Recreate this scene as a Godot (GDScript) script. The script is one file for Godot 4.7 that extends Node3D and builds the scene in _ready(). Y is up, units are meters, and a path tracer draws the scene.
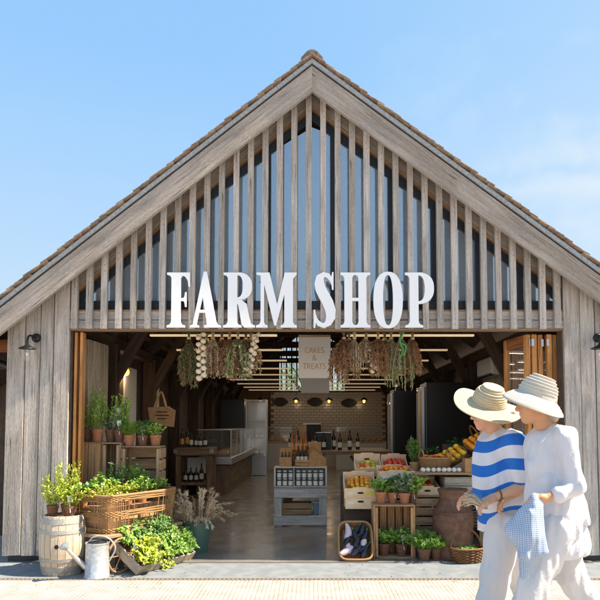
extends Node3D

func _ready() -> void:
	R.seed = 7
	# camera: shift lens, level, square to the front
	var cam := Camera3D.new()
	cam.name = "camera"
	add_child(cam)
	cam.position = EYE
	cam.rotation.x = PITCH
	cam.projection = Camera3D.PROJECTION_FRUSTUM
	var near := 0.1
	cam.set_frustum(near * 600.0 / FOCAL, Vector2(-12.0, 125.0 - FOCAL * tan(PITCH)) * near / FOCAL, near, 600.0)
	cam.current = true
	# sky and sun
	var env := Environment.new()
	env.background_mode = Environment.BG_SKY
	env.sky = Sky.new()
	env.sky.sky_material = make_sky()
	env.tonemap_mode = Environment.TONE_MAPPER_LINEAR
	env.tonemap_exposure = 2.3
	env.sdfgi_enabled = true
	env.ssao_enabled = true
	env.ssil_enabled = true
	var we := WorldEnvironment.new()
	we.name = "world_environment"
	we.environment = env
	add_child(we)
	var sun := DirectionalLight3D.new()
	sun.name = "sun"
	sun.light_energy = 1.6
	sun.light_color = Color(1.0, 0.945, 0.86)
	sun.light_angular_distance = 0.5
	sun.shadow_enabled = true
	add_child(sun)
	sun.look_at_from_position(Vector3(0.66, 0.80, 0.07) * 20.0, Vector3.ZERO)

	make_materials()
	build_ground()
	build_building()
	build_lettering()
	wall_lamp(36.5, "black swan neck lamp on the pier left of the doorway")
	wall_lamp(597.5, "black swan neck lamp on the pier right of the doorway")
	build_left()
	build_litter()
	build_right()
	build_shop()
	build_bunches()
	build_people()

func make_sky() -> PanoramaSkyMaterial:
	var w := 768
	var h := 384
	var im := Image.create(w, h, false, Image.FORMAT_RGB8)
	var f := FastNoiseLite.new()
	f.seed = 5
	f.frequency = 1.0
	f.fractal_octaves = 5
	f.domain_warp_enabled = true
	f.domain_warp_amplitude = 0.6
	f.domain_warp_frequency = 1.2
	var data := PackedByteArray()
	data.resize(w * h * 3)
	for y in h:
		var el := (0.5 - (y + 0.5) / h) * PI
		for x in w:
			var az := (x + 0.5) / w * TAU
			var d := Vector3(sin(az) * cos(el), sin(el), -cos(az) * cos(el))
			var up := clampf(d.y, 0.0, 1.0)
			var c := Color(0.83, 0.865, 0.895).lerp(Color(0.555, 0.73, 0.90), clampf(pow(up / 0.50, 0.80), 0, 1))
			c = c.lerp(Color(0.50, 0.69, 0.89), clampf((up - 0.40) / 0.6, 0, 1))
			c = c.lerp(Color(0.80, 0.855, 0.90), 0.55 * smoothstep(-0.15, 0.75, d.x))
			# thin veils of cirrus, more of them on the side of the sun
			var q := d / maxf(0.12, absf(d.y) + 0.15)
			var n := f.get_noise_3d(q.x * 0.55, d.y * 2.6, q.z * 0.55) * 0.5 + 0.5
			var v := smoothstep(0.40, 0.72, n) * smoothstep(-0.05, 0.45, d.x)
			c = c.lerp(Color(0.84, 0.87, 0.895), v * 0.7)
			if d.y < 0.0:
				c = c.lerp(Color(0.55, 0.53, 0.50), clampf(-d.y * 6.0, 0, 1))
			var i := (y * w + x) * 3
			data[i] = int(c.r * 255)
			data[i + 1] = int(c.g * 255)
			data[i + 2] = int(c.b * 255)
	im = Image.create_from_data(w, h, false, Image.FORMAT_RGB8, data)
	var s := PanoramaSkyMaterial.new()
	s.panorama = ImageTexture.create_from_image(im)
	s.energy_multiplier = 0.55
	return s

# ---------------------------------------------------------------- mesh builder
class MB:
	var v := PackedVector3Array()
	var n := PackedVector3Array()
	var uv := PackedVector2Array()
	var c := PackedColorArray()
	var ix := PackedInt32Array()
	var xf := Transform3D()
	var col := Color(1, 1, 1)
	var uo := Vector2()
	var tinted := false

	func p(pos: Vector3, nor: Vector3, t: Vector2) -> int:
		v.append(xf * pos)
		n.append((xf.basis * nor).normalized())
		uv.append(t + uo)
		c.append(col)
		return v.size() - 1

	func tint(k: Color) -> void:
		col = k
		tinted = true

	# a flat convex face whose normal is turned towards OUT
	func face(pts: Array, out: Vector3, uvs: Array = []) -> void:
		var nn := Vector3()
		for i in range(1, pts.size() - 1):
			nn += (pts[i] - pts[0]).cross(pts[i + 1] - pts[0])
		if nn.length() < 1e-12:
			return
		nn = nn.normalized()
		var flip := nn.dot(out) < 0.0
		if flip:
			nn = -nn
		var first := v.size()
		for i in pts.size():
			var q: Vector3 = pts[i]
			var t: Vector2 = uvs[i] if uvs.size() else Vector2(q.x + q.z, q.y)
			p(q, nn, t)
		for i in range(1, pts.size() - 1):
			if flip:
				ix.append_array([first, first + i, first + i + 1])
			else:
				ix.append_array([first, first + i + 1, first + i])

	# chamfered box; the grain (v of the texture) runs along the longest side unless given
	func box(at: Vector3, size: Vector3, ch := 0.0, grain := -1) -> void:
		var h := size * 0.5
		if grain < 0:
			grain = size.max_axis_index()
		ch = minf(ch, minf(h.x, minf(h.y, h.z)) * 0.9)
		for ax in 3:
			var a := (ax + 1) % 3
			var b := (ax + 2) % 3
			for sg in [-1.0, 1.0]:
				var pts := []
				var uvs := []
				for k in [[-1, -1], [1, -1], [1, 1], [-1, 1]]:
					var q := Vector3()
					q[ax] = h[ax] * sg
					q[a] = (h[a] - ch) * k[0]
					q[b] = (h[b] - ch) * k[1]
					pts.append(q + at)
					uvs.append(_buv(q, ax, grain))
				var o := Vector3()
				o[ax] = sg
				face(pts, o, uvs)
		if ch <= 0.0:
			return
		for ax in 3:
			var a := (ax + 1) % 3
			var b := (ax + 2) % 3
			for sa in [-1.0, 1.0]:
				for sb in [-1.0, 1.0]:
					var pts := []
					var uvs := []
					for k in [[0, -1], [1, -1], [1, 1], [0, 1]]:
						var q := Vector3()
						q[ax] = (h[ax] - ch) * k[1]
						q[a] = (h[a] - (ch if k[0] == 1 else 0.0)) * sa
						q[b] = (h[b] - (ch if k[0] == 0 else 0.0)) * sb
						pts.append(q + at)
						uvs.append(_buv(q, b, grain))
					var o := Vector3()
					o[a] = sa
					o[b] = sb
					face(pts, o, uvs)
		for sx in [-1.0, 1.0]:
			for sy in [-1.0, 1.0]:
				for sz in [-1.0, 1.0]:
					var s := Vector3(sx, sy, sz)
					face([at + s * Vector3(h.x, h.y - ch, h.z - ch), at + s * Vector3(h.x - ch, h.y, h.z - ch), at + s * Vector3(h.x - ch, h.y - ch, h.z)], s)

	func _buv(q: Vector3, ax: int, grain: int) -> Vector2:
		if ax == grain:
			return Vector2(q[(ax + 1) % 3], q[(ax + 2) % 3])
		var o := 3 - ax - grain
		return Vector2(q[o] + (0.37 if ax == (grain + 1) % 3 else 0.0), q[grain])

	# a bar with square section from A to B
	func bar(a: Vector3, b: Vector3, w: float, d: float, up := Vector3.UP, ch := 0.0) -> void:
		var dir := (b - a).normalized()
		if absf(dir.dot(up)) > 0.98:
			up = Vector3.RIGHT
		var side := dir.cross(up).normalized()
		var top := side.cross(dir).normalized()
		var keep := xf
		xf = keep * Transform3D(Basis(side, dir, top), (a + b) * 0.5)
		box(Vector3.ZERO, Vector3(w, (b - a).length(), d), ch, 1)
		xf = keep

	# polygon in the XY plane, extruded from z0 to z1; the grain runs along G
	func extrude(poly: PackedVector2Array, z0: float, z1: float, g := Vector2(0, 1)) -> void:
		if Geometry2D.is_polygon_clockwise(poly):
			poly = poly.duplicate()
			poly.reverse()
		var tri := Geometry2D.triangulate_polygon(poly)
		var side := Vector2(g.y, -g.x)
		for s in 2:
			var z := z1 if s == 0 else z0
			var first := v.size()
			for q in poly:
				p(Vector3(q.x, q.y, z), Vector3(0, 0, 1 if s == 0 else -1), Vector2(q.dot(side), q.dot(g)))
			for i in range(0, tri.size(), 3):
				var a := tri[i]
				var b := tri[i + 1]
				var d := tri[i + 2]
				var ccw := (poly[b] - poly[a]).cross(poly[d] - poly[a]) > 0.0
				if ccw == (s == 0):
					ix.append_array([first + a, first + d, first + b])
				else:
					ix.append_array([first + a, first + b, first + d])
		for i in poly.size():
			var a := poly[i]
			var b := poly[(i + 1) % poly.size()]
			var o := Vector3(b.y - a.y, a.x - b.x, 0)
			var al := absf((b - a).normalized().dot(g)) > 0.7
			var u0 := a.dot(g)
			var u1 := b.dot(g)
			if not al:
				u0 = a.dot(side)
				u1 = b.dot(side)
			var uvs := [Vector2(z0, u0), Vector2(z0, u1), Vector2(z1, u1), Vector2(z1, u0)]
			if not al:
				uvs = [Vector2(u0, z0), Vector2(u1, z0), Vector2(u1, z1), Vector2(u0, z1)]
			face([Vector3(a.x, a.y, z0), Vector3(b.x, b.y, z0), Vector3(b.x, b.y, z1), Vector3(a.x, a.y, z1)], o, uvs)

	# PROFILE of (radius, height), run round the y axis; a0..a1 is the arc
	func lathe(profile: Array, seg := 20, a0 := 0.0, a1 := TAU, wob := 0.0, ph := 0.0) -> void:
		var np := profile.size()
		var nrm := []
		for i in np - 1:
			var d: Vector2 = profile[i + 1] - profile[i]
			nrm.append(Vector2(d.y, -d.x).normalized())
		var along := 0.0
		for i in np - 1:
			var n0: Vector2 = nrm[i]
			var n1: Vector2 = nrm[i]
			if i > 0 and nrm[i - 1].dot(nrm[i]) > 0.6:
				n0 = (nrm[i - 1] + nrm[i]).normalized()
			if i < np - 2 and nrm[i + 1].dot(nrm[i]) > 0.6:
				n1 = (nrm[i + 1] + nrm[i]).normalized()
			var q0: Vector2 = profile[i]
			var q1: Vector2 = profile[i + 1]
			var first := v.size()
			var l := (q1 - q0).length()
			var ru := maxf(q0.x, q1.x)
			for k in seg + 1:
				var t := a0 + (a1 - a0) * k / seg
				var dx := cos(t)
				var dz := sin(t)
				var w := 1.0 + wob * sin(t * 3.0 + ph)
				p(Vector3(dx * q0.x * w, q0.y, dz * q0.x * w), Vector3(dx * n0.x, n0.y, dz * n0.x), Vector2(t * ru, along))
				p(Vector3(dx * q1.x * w, q1.y, dz * q1.x * w), Vector3(dx * n1.x, n1.y, dz * n1.x), Vector2(t * ru, along + l))
			along += l
			for k in seg:
				var b := first + k * 2
				ix.append_array([b, b + 2, b + 1, b + 1, b + 2, b + 3])

	func ball(at: Vector3, r: Vector3, seg := 10, rings := 7) -> void:
		var first := v.size()
		for i in rings + 1:
			var f := PI * i / rings
			for k in seg + 1:
				var t := TAU * k / seg
				var d := Vector3(sin(f) * cos(t), cos(f), sin(f) * sin(t))
				p(at + d * r, (d / r).normalized(), Vector2(t * r.x, f * r.y))
		for i in rings:
			for k in seg:
				var a := first + i * (seg + 1) + k
				var b := a + seg + 1
				ix.append_array([a, b, a + 1, a + 1, b, b + 1])

	# tube through PTS; RAD is a float or an array of radii
	func tube(pts: Array, rad, seg := 6, closed := false, caps := true) -> void:
		var m := pts.size()
		var up := Vector3.UP
		var t0: Vector3 = (pts[1] - pts[0]).normalized()
		if absf(t0.dot(up)) > 0.9:
			up = Vector3.RIGHT
		var first := v.size()
		var along := 0.0
		var rings := m + (1 if closed else 0)
		var last := Vector3()
		for j in rings:
			var i := j % m
			var a: Vector3 = pts[(i - 1 + m) % m] if (closed or i > 0) else pts[i]
			var b: Vector3 = pts[(i + 1) % m] if (closed or i < m - 1) else pts[i]
			var t: Vector3 = (b - a).normalized()
			var side := t.cross(up)
			if side.length() < 1e-4:
				side = t.cross(Vector3(0.3, 0.5, 0.8))
			side = side.normalized()
			up = side.cross(t).normalized()
			var r: float = rad[i] if rad is Array else rad
			if j > 0:
				along += (pts[i] - last).length()
			last = pts[i]
			for k in seg + 1:
				var w := TAU * k / seg
				var d := side * cos(w) + up * sin(w)
				p(pts[i] + d * r, d, Vector2(w * 0.02, along))
		for j in rings - 1:
			for k in seg:
				var a := first + j * (seg + 1) + k
				var b := a + seg + 1
				ix.append_array([a, a + 1, b, a + 1, b + 1, b])
		if caps and not closed:
			for e in 2:
				var base := first if e == 0 else first + (rings - 1) * (seg + 1)
				var q := []
				for k in seg:
					q.append(v[base + k])
				var o: Vector3 = (pts[0] - pts[1]) if e == 0 else (pts[m - 1] - pts[m - 2])
				var keep := xf
				xf = Transform3D()
				face(q, keep.basis * o)
				xf = keep

	func done() -> ArrayMesh:
		var a := []
		a.resize(Mesh.ARRAY_MAX)
		a[Mesh.ARRAY_VERTEX] = v
		a[Mesh.ARRAY_NORMAL] = n
		a[Mesh.ARRAY_TEX_UV] = uv
		if tinted:
			a[Mesh.ARRAY_COLOR] = c
		a[Mesh.ARRAY_INDEX] = ix
		var m := ArrayMesh.new()
		m.add_surface_from_arrays(Mesh.PRIMITIVE_TRIANGLES, a)
		return m


# ---------------------------------------------------------------- smooth solids (bodies, cloth), meshed as surface nets
class Solid:
	var o: Vector3
	var h: float
	var nx: int
	var ny: int
	var nz: int
	var d := PackedFloat32Array()

	func _init(lo: Vector3, hi: Vector3, cell: float) -> void:
		o = lo
		h = cell
		nx = int((hi.x - lo.x) / cell) + 2
		ny = int((hi.y - lo.y) / cell) + 2
		nz = int((hi.z - lo.z) / cell) + 2
		d.resize(nx * ny * nz)
		d.fill(1.0)

	func cap(a: Vector3, b: Vector3, ra: float, rb: float, k := 0.03, flat := 1.0) -> void:
		# FLAT < 1 squeezes the bone's section along z
		var m := maxf(ra, rb) + k + 2.0 * h
		var lo := (a.min(b) - Vector3(m, m, m) - o) / h
		var hi := (a.max(b) + Vector3(m, m, m) - o) / h
		var ab := b - a
		var sz := 1.0 / flat
		ab.z *= sz
		var ll := maxf(ab.length_squared(), 1e-9)
		for z in range(maxi(0, int(lo.z)), mini(nz, int(hi.z) + 1)):
			for y in range(maxi(0, int(lo.y)), mini(ny, int(hi.y) + 1)):
				var row := (z * ny + y) * nx
				for x in range(maxi(0, int(lo.x)), mini(nx, int(hi.x) + 1)):
					var q := Vector3(o.x + x * h, o.y + y * h, o.z + z * h) - a
					q.z *= sz
					var t := clampf(q.dot(ab) / ll, 0.0, 1.0)
					var e := (q - ab * t).length() - (ra + (rb - ra) * t)
					var f := d[row + x]
					var w := maxf(k - absf(e - f), 0.0) / k
					d[row + x] = minf(e, f) - w * w * k * 0.25

	func ell(c: Vector3, r: Vector3, k := 0.03, turn := Basis()) -> void:
		var m := maxf(r.x, maxf(r.y, r.z)) + k + 2.0 * h
		var lo := (c - Vector3(m, m, m) - o) / h
		var hi := (c + Vector3(m, m, m) - o) / h
		var inv := turn.inverse()
		var small := minf(r.x, minf(r.y, r.z))
		for z in range(maxi(0, int(lo.z)), mini(nz, int(hi.z) + 1)):
			for y in range(maxi(0, int(lo.y)), mini(ny, int(hi.y) + 1)):
				var row := (z * ny + y) * nx
				for x in range(maxi(0, int(lo.x)), mini(nx, int(hi.x) + 1)):
					var q := inv * (Vector3(o.x + x * h, o.y + y * h, o.z + z * h) - c)
					var k0 := (q / r).length()
					var k1 := (q / (r * r)).length()
					var e := k0 * (k0 - 1.0) / k1 if k1 > 1e-6 else -small
					var f := d[row + x]
					var w := maxf(k - absf(e - f), 0.0) / k
					d[row + x] = minf(e, f) - w * w * k * 0.25

	# cut away everything beyond a plane
	func cut(pt: Vector3, nor: Vector3) -> void:
		nor = nor.normalized()
		var i := 0
		for z in nz:
			for y in ny:
				for x in nx:
					if d[i] < 0.1:
						d[i] = maxf(d[i], (Vector3(o.x + x * h, o.y + y * h, o.z + z * h) - pt).dot(nor))
					i += 1

	# wrinkles: moves the surface in and out by a noise
	func ripple(noise: FastNoiseLite, amp: float, k := Vector3.ONE) -> void:
		var i := 0
		for z in nz:
			for y in ny:
				for x in nx:
					if absf(d[i]) < 4.0 * h:
						d[i] += amp * noise.get_noise_3d((o.x + x * h) * k.x, (o.y + y * h) * k.y, (o.z + z * h) * k.z)
					i += 1

	func into(mb: MB, uvf: Callable) -> void:
		var cell := PackedInt32Array()
		cell.resize(nx * ny * nz)
		cell.fill(-1)
		var far := 4.0 * h
		var sx := 1
		var sy := nx
		var sz := nx * ny
		var off := [0, sx, sy, sx + sy, sz, sx + sz, sy + sz, sx + sy + sz]
		var edges := [[0, 1], [2, 3], [4, 5], [6, 7], [0, 2], [1, 3], [4, 6], [5, 7], [0, 4], [1, 5], [2, 6], [3, 7]]
		for z in nz - 1:
			for y in ny - 1:
				for x in nx - 1:
					var i := z * sz + y * sy + x
					if absf(d[i]) > far:
						continue
					var neg := 0
					for k in 8:
						if d[i + off[k]] < 0.0:
							neg += 1
					if neg == 0 or neg == 8:
						continue
					var acc := Vector3()
					var cnt := 0
					for e in edges:
						var a: float = d[i + off[e[0]]]
						var b: float = d[i + off[e[1]]]
						if (a < 0.0) == (b < 0.0):
							continue
						var t := a / (a - b)
						var pa := Vector3(e[0] & 1, (e[0] >> 1) & 1, e[0] >> 2)
						var pb := Vector3(e[1] & 1, (e[1] >> 1) & 1, e[1] >> 2)
						acc += pa.lerp(pb, t)
						cnt += 1
					acc /= cnt
					var gx := d[i + sx] - d[i] + d[i + sx + sy + sz] - d[i + sy + sz]
					var gy := d[i + sy] - d[i] + d[i + sx + sy + sz] - d[i + sx + sz]
					var gz := d[i + sz] - d[i] + d[i + sx + sy + sz] - d[i + sx + sy]
					var pos := o + (Vector3(x, y, z) + acc) * h
					cell[i] = mb.p(pos, Vector3(gx, gy, gz).normalized(), uvf.call(pos))
		for z in range(1, nz - 1):
			for y in range(1, ny - 1):
				for x in range(1, nx - 1):
					var i := z * sz + y * sy + x
					var a := d[i]
					if absf(a) > far:
						continue
					var ng := a < 0.0
					for ax in 3:
						var st: int = [sx, sy, sz][ax]
						if (d[i + st] < 0.0) == ng:
							continue
						var u: int = [sy, sz, sx][ax]
						var w: int = [sz, sx, sy][ax]
						var q0 := cell[i]
						var q1 := cell[i - u]
						var q2 := cell[i - u - w]
						var q3 := cell[i - w]
						if q0 < 0 or q1 < 0 or q2 < 0 or q3 < 0:
							continue
						if ng:
							mb.ix.append_array([q0, q2, q1, q0, q3, q2])
						else:
							mb.ix.append_array([q0, q1, q2, q0, q2, q3])


# ---------------------------------------------------------------- scene helpers
const PLACE := ["first", "second", "third", "fourth", "fifth", "sixth", "seventh", "eighth", "ninth"]
const FOCAL := 640.0
const PITCH := 0.0558
const EYE := Vector3(0, 1.4, 6.64)
var M := {}
var taken := {}
var R := RandomNumberGenerator.new()
var noise := FastNoiseLite.new()

# the point at depth z that the survey of the photograph (600 px wide, horizon at 425, centre line at 312) puts at x, y
func at(x: float, y: float, z: float) -> Vector3:
	var d := Vector3(x - 312.0, 425.0 - FOCAL * tan(PITCH) - y, -FOCAL).rotated(Vector3.RIGHT, PITCH)
	return EYE + d * (z - EYE.z) / d.z

# the depth of a point of the ground seen at height y
func zg(y: float) -> float:
	var d := Vector3(0, 425.0 - FOCAL * tan(PITCH) - y, -FOCAL).rotated(Vector3.RIGHT, PITCH)
	return EYE.z - d.z * EYE.y / d.y

func numbered(called: String) -> String:
	if not taken.has(called):
		taken[called] = 0
		return called
	taken[called] += 1
	return "%s_%03d" % [called, taken[called]]

func obj(called: String, m, mat: Material, parent: Node = self) -> MeshInstance3D:
	var o := MeshInstance3D.new()
	o.name = numbered(called) if parent == self else called
	o.mesh = m.done() if m is MB else m
	o.material_override = mat
	parent.add_child(o, true)
	return o

func tag(o: Node, label: String, category: String, group := "") -> Node:
	o.set_meta("label", label)
	o.set_meta("category", category)
	if group:
		o.set_meta("group", group)
	return o

func thing(called: String, label: String, category: String, where := Vector3.ZERO, turn := 0.0, group := "") -> Node3D:
	var o := Node3D.new()
	o.name = numbered(called)
	add_child(o)
	o.position = where
	o.rotation.y = turn
	tag(o, label, category, group)
	return o

func struct(called: String, m, mat: Material) -> MeshInstance3D:
	var o := obj(called, m, mat)
	o.set_meta("kind", "structure")
	return o

func stuff(o: Node) -> Node:
	o.set_meta("kind", "stuff")
	return o

func dup(src: Node3D, where: Transform3D, label := "", group := "") -> Node3D:
	var o: Node3D = src.duplicate()
	var base := str(src.name)
	if base.length() > 4 and base[base.length() - 4] == "_" and base.right(3).is_valid_int():
		base = base.left(base.length() - 4)
	o.name = numbered(base)
	add_child(o)
	o.transform = where
	if label:
		o.set_meta("label", label)
	if group:
		o.set_meta("group", group)
	return o

func rb() -> MB:
	var m := MB.new()
	m.uo = Vector2(R.randf() * 3.0, R.randf() * 5.0)
	return m

func boxmesh(size: Vector3, ch := 0.0, grain := -1) -> MB:
	var m := rb()
	m.box(Vector3.ZERO, size, ch, grain)
	return m

func part_box(called: String, mat: Material, parent: Node, where: Vector3, size: Vector3, ch := 0.003, grain := -1) -> MeshInstance3D:
	var o := obj(called, boxmesh(size, ch, grain), mat, parent)
	o.position = where
	return o

func curve(pts: Array, steps := 6) -> Array:
	var out := []
	var m := pts.size()
	for i in m - 1:
		var p0: Vector3 = pts[maxi(i - 1, 0)]
		var p1: Vector3 = pts[i]
		var p2: Vector3 = pts[i + 1]
		var p3: Vector3 = pts[mini(i + 2, m - 1)]
		for k in steps:
			out.append(p1.cubic_interpolate(p2, p0, p3, float(k) / steps))
	out.append(pts[m - 1])
	return out

# ---------------------------------------------------------------- textures
func grey(w: int, h: int, freq: float, sd: int, oct := 4, rw := 0, rh := 0) -> PackedByteArray:
	var f := FastNoiseLite.new()
	f.seed = sd
	f.noise_type = FastNoiseLite.TYPE_SIMPLEX_SMOOTH
	f.frequency = freq
	f.fractal_octaves = oct
	var im := f.get_seamless_image(w, h)
	im.convert(Image.FORMAT_L8)
	if rw:
		im.resize(rw, rh, Image.INTERPOLATE_CUBIC)
	return im.get_data()

func tex(w: int, h: int, data: PackedByteArray) -> ImageTexture:
	return ImageTexture.create_from_image(Image.create_from_data(w, h, false, Image.FORMAT_RGB8, data))

func bump(w: int, h: int, data: PackedByteArray, strength: float) -> ImageTexture:
	var im := Image.create_from_data(w, h, false, Image.FORMAT_L8, data)
	im.convert(Image.FORMAT_RGBA8)
	im.bump_map_to_normal_map(strength)
	return ImageTexture.create_from_image(im)

# wood: streaks along v, dark checks, broad patches of two tones; values are round 1 so that the colour tints them
func wood(sd: int, contrast: float, checks: float, a: Color, b: Color) -> Array:
	var w := 256
	var h := 1024
	var fine := grey(256, 24, 0.12, sd, 3, w, h)
	var broad := grey(64, 32, 0.035, sd + 1, 3, w, h)
	var mid := grey(128, 48, 0.05, sd + 2, 3, w, h)
	var dots := grey(256, 1024, 0.2, sd + 3, 2)
	var fib := grey(256, 96, 0.30, sd + 4, 2, w, h)
	var rgb := PackedByteArray()
	rgb.resize(w * h * 3)
	var hh := PackedByteArray()
	hh.resize(w * h)
	for i in w * h:
		var f := fine[i] / 255.0
		var m := mid[i] / 255.0
		var t := clampf((broad[i] / 255.0 - 0.5) * 1.8 + 0.5, 0.0, 1.0)
		var k := 1.0 - contrast * (0.30 * (1.0 - f) + 0.30 * (1.0 - m) + 0.40 * (1.0 - fib[i] / 255.0)) - 0.16 * contrast * (dots[i] / 255.0)
		if f < 0.27:
			k -= checks * (0.27 - f) * 4.0
		k = clampf(k * 1.16, 0.05, 1.0)
		rgb[i * 3] = int(255.0 * k * lerpf(a.r, b.r, t))
		rgb[i * 3 + 1] = int(255.0 * k * lerpf(a.g, b.g, t))
		rgb[i * 3 + 2] = int(255.0 * k * lerpf(a.b, b.b, t))
		hh[i] = int(255.0 * clampf(f * 0.4 + fib[i] / 255.0 * 0.6, 0.0, 1.0))
	return [tex(w, h, rgb), bump(w, h, hh, 3.0)]

# blotches: two colours mixed by a noise, with fine grain
func blotch(sd: int, freq: float, a: Color, b: Color, grain: float, size := 256) -> ImageTexture:
	var n1 := grey(size, size, freq, sd, 5)
	var n2 := grey(size, size, 0.35, sd + 7, 2)
	var rgb := PackedByteArray()
	rgb.resize(size * size * 3)
	for i in size * size:
		var t := clampf((n1[i] / 255.0 - 0.5) * 1.7 + 0.5, 0.0, 1.0)
		var g := 1.0 - grain * (n2[i] / 255.0)
		rgb[i * 3] = int(255.0 * clampf(lerpf(a.r, b.r, t) * g, 0, 1))
		rgb[i * 3 + 1] = int(255.0 * clampf(lerpf(a.g, b.g, t) * g, 0, 1))
		rgb[i * 3 + 2] = int(255.0 * clampf(lerpf(a.b, b.b, t) * g, 0, 1))
	return tex(size, size, rgb)

# material from real-world linear colour
func mat(called: String, r: float, g: float, b: float, rough := 0.8, metal := 0.0) -> StandardMaterial3D:
	var m := StandardMaterial3D.new()
	m.resource_name = called
	m.albedo_color = Color(r, g, b).linear_to_srgb()
	m.roughness = rough
	m.metallic = metal
	M[called] = m
	return m

func wooden(called: String, r: float, g: float, b: float, t: Array, rough := 0.85, nrm := 0.6) -> StandardMaterial3D:
	var m := mat(called, r, g, b, rough)
	m.albedo_texture = t[0]
	m.normal_enabled = true
	m.normal_texture = t[1]
	m.normal_scale = nrm
	m.uv1_scale = Vector3(2.0, 0.55, 1)
	return m

func triplanar(m: StandardMaterial3D, t: Texture2D, scale: float, world := false) -> StandardMaterial3D:
	m.albedo_texture = t
	m.uv1_triplanar = true
	m.uv1_world_triplanar = world
	m.uv1_scale = Vector3.ONE * scale
	return m

# ---------------------------------------------------------------- materials
func make_materials() -> void:
	var weathered := wood(11, 0.42, 0.30, Color(1.0, 0.985, 0.965), Color(0.90, 0.875, 0.84))
	var plain := wood(31, 0.45, 0.25, Color(1, 0.97, 0.92), Color(0.86, 0.80, 0.74))
	var soft := wood(51, 0.22, 0.10, Color(1, 0.98, 0.95), Color(0.94, 0.91, 0.87))
	for k in 4:
		var f: float = [1.0, 0.86, 1.09, 0.94][k]
		wooden("weathered_oak_%d" % k, 0.70 * f, 0.645 * f * [1.0, 1.01, 0.99, 1.0][k], 0.605 * f, weathered, 0.9, 0.8)
	wooden("bargeboard_oak", 0.57, 0.505, 0.455, weathered, 0.9, 0.8)
	wooden("inner_board_oak", 0.495, 0.352, 0.225, plain, 0.9)
	wooden("fresh_oak", 0.930, 0.465, 0.150, plain, 0.55, 0.4)
	wooden("trim_oak", 0.60, 0.40, 0.24, plain, 0.8)
	wooden("red_oak", 0.540, 0.210, 0.083, plain, 0.5, 0.4)
	wooden("dark_timber", 0.135, 0.095, 0.07, plain, 0.85)
	wooden("ceiling_board", 0.34, 0.22, 0.135, plain, 0.85)
	wooden("pale_bar", 0.750, 0.600, 0.435, plain, 0.6, 0.3)
	wooden("crate_pine", 0.780, 0.495, 0.262, plain, 0.85)
	wooden("crate_old", 0.600, 0.413, 0.247, weathered, 0.9)
	wooden("crate_grey", 0.690, 0.600, 0.495, weathered, 0.9)
	wooden("cask_oak", 0.62, 0.53, 0.41, soft, 0.85)
	wooden("painted_grey", 0.80, 0.82, 0.83, weathered, 0.7)
	wooden("block_wood", 0.30, 0.225, 0.165, plain, 0.6)
	mat("black_metal", 0.018, 0.018, 0.02, 0.4, 0.4)
	mat("black_frame", 0.022, 0.026, 0.032, 0.45)
	mat("black_panel", 0.010, 0.010, 0.011, 0.35)
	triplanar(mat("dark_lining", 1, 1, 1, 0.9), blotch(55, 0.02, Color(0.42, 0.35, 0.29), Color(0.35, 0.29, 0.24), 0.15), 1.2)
	mat("steel", 0.55, 0.55, 0.56, 0.32, 0.9)
	triplanar(mat("zinc", 1, 1, 1, 0.42, 0.55), blotch(41, 0.03, Color(0.86, 0.87, 0.87), Color(0.72, 0.73, 0.73), 0.12), 3.0)
	triplanar(mat("hoop_iron", 1, 1, 1, 0.55, 0.4), blotch(42, 0.04, Color(0.78, 0.77, 0.75), Color(0.68, 0.65, 0.61), 0.15), 4.0)
	triplanar(mat("terracotta", 1, 1, 1, 0.9), blotch(43, 0.03, Color(0.80, 0.53, 0.37), Color(0.66, 0.42, 0.30), 0.16), 5.0)
	triplanar(mat("brown_pot", 1, 1, 1, 0.9), blotch(44, 0.03, Color(0.60, 0.42, 0.31), Color(0.45, 0.31, 0.24), 0.2), 5.0)
	triplanar(mat("churn_rust", 1, 1, 1, 0.7, 0.1), blotch(45, 0.02, Color(0.56, 0.41, 0.32), Color(0.43, 0.29, 0.21), 0.25), 2.2)
	triplanar(mat("cardboard", 1, 1, 1, 0.9), blotch(46, 0.012, Color(0.95, 0.84, 0.70), Color(0.91, 0.78, 0.62), 0.05), 3.0)
	triplanar(mat("kraft", 1, 1, 1, 0.9), blotch(47, 0.012, Color(0.76, 0.60, 0.42), Color(0.70, 0.53, 0.36), 0.08), 3.0)
	triplanar(mat("soil", 1, 1, 1, 1.0), blotch(48, 0.1, Color(0.30, 0.22, 0.16), Color(0.18, 0.13, 0.10), 0.4), 8.0)
	triplanar(mat("wicker", 1, 1, 1, 0.75), blotch(49, 0.06, Color(0.80, 0.63, 0.43), Color(0.63, 0.45, 0.27), 0.2), 7.0)
	triplanar(mat("wicker_dark", 1, 1, 1, 0.75), blotch(50, 0.06, Color(0.62, 0.44, 0.28), Color(0.44, 0.29, 0.17), 0.2), 7.0)
	triplanar(mat("straw", 1, 1, 1, 0.85), blotch(51, 0.05, Color(0.94, 0.88, 0.76), Color(0.86, 0.77, 0.60), 0.12), 9.0)
	triplanar(mat("white_straw", 1, 1, 1, 0.85), blotch(52, 0.05, Color(0.95, 0.93, 0.89), Color(0.88, 0.84, 0.78), 0.08), 9.0)
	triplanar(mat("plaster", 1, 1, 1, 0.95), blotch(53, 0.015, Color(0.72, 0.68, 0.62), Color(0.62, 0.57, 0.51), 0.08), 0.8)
	triplanar(mat("verge_mortar", 1, 1, 1, 0.95), blotch(54, 0.05, Color(0.78, 0.80, 0.82), Color(0.66, 0.68, 0.70), 0.2), 2.0)
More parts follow.
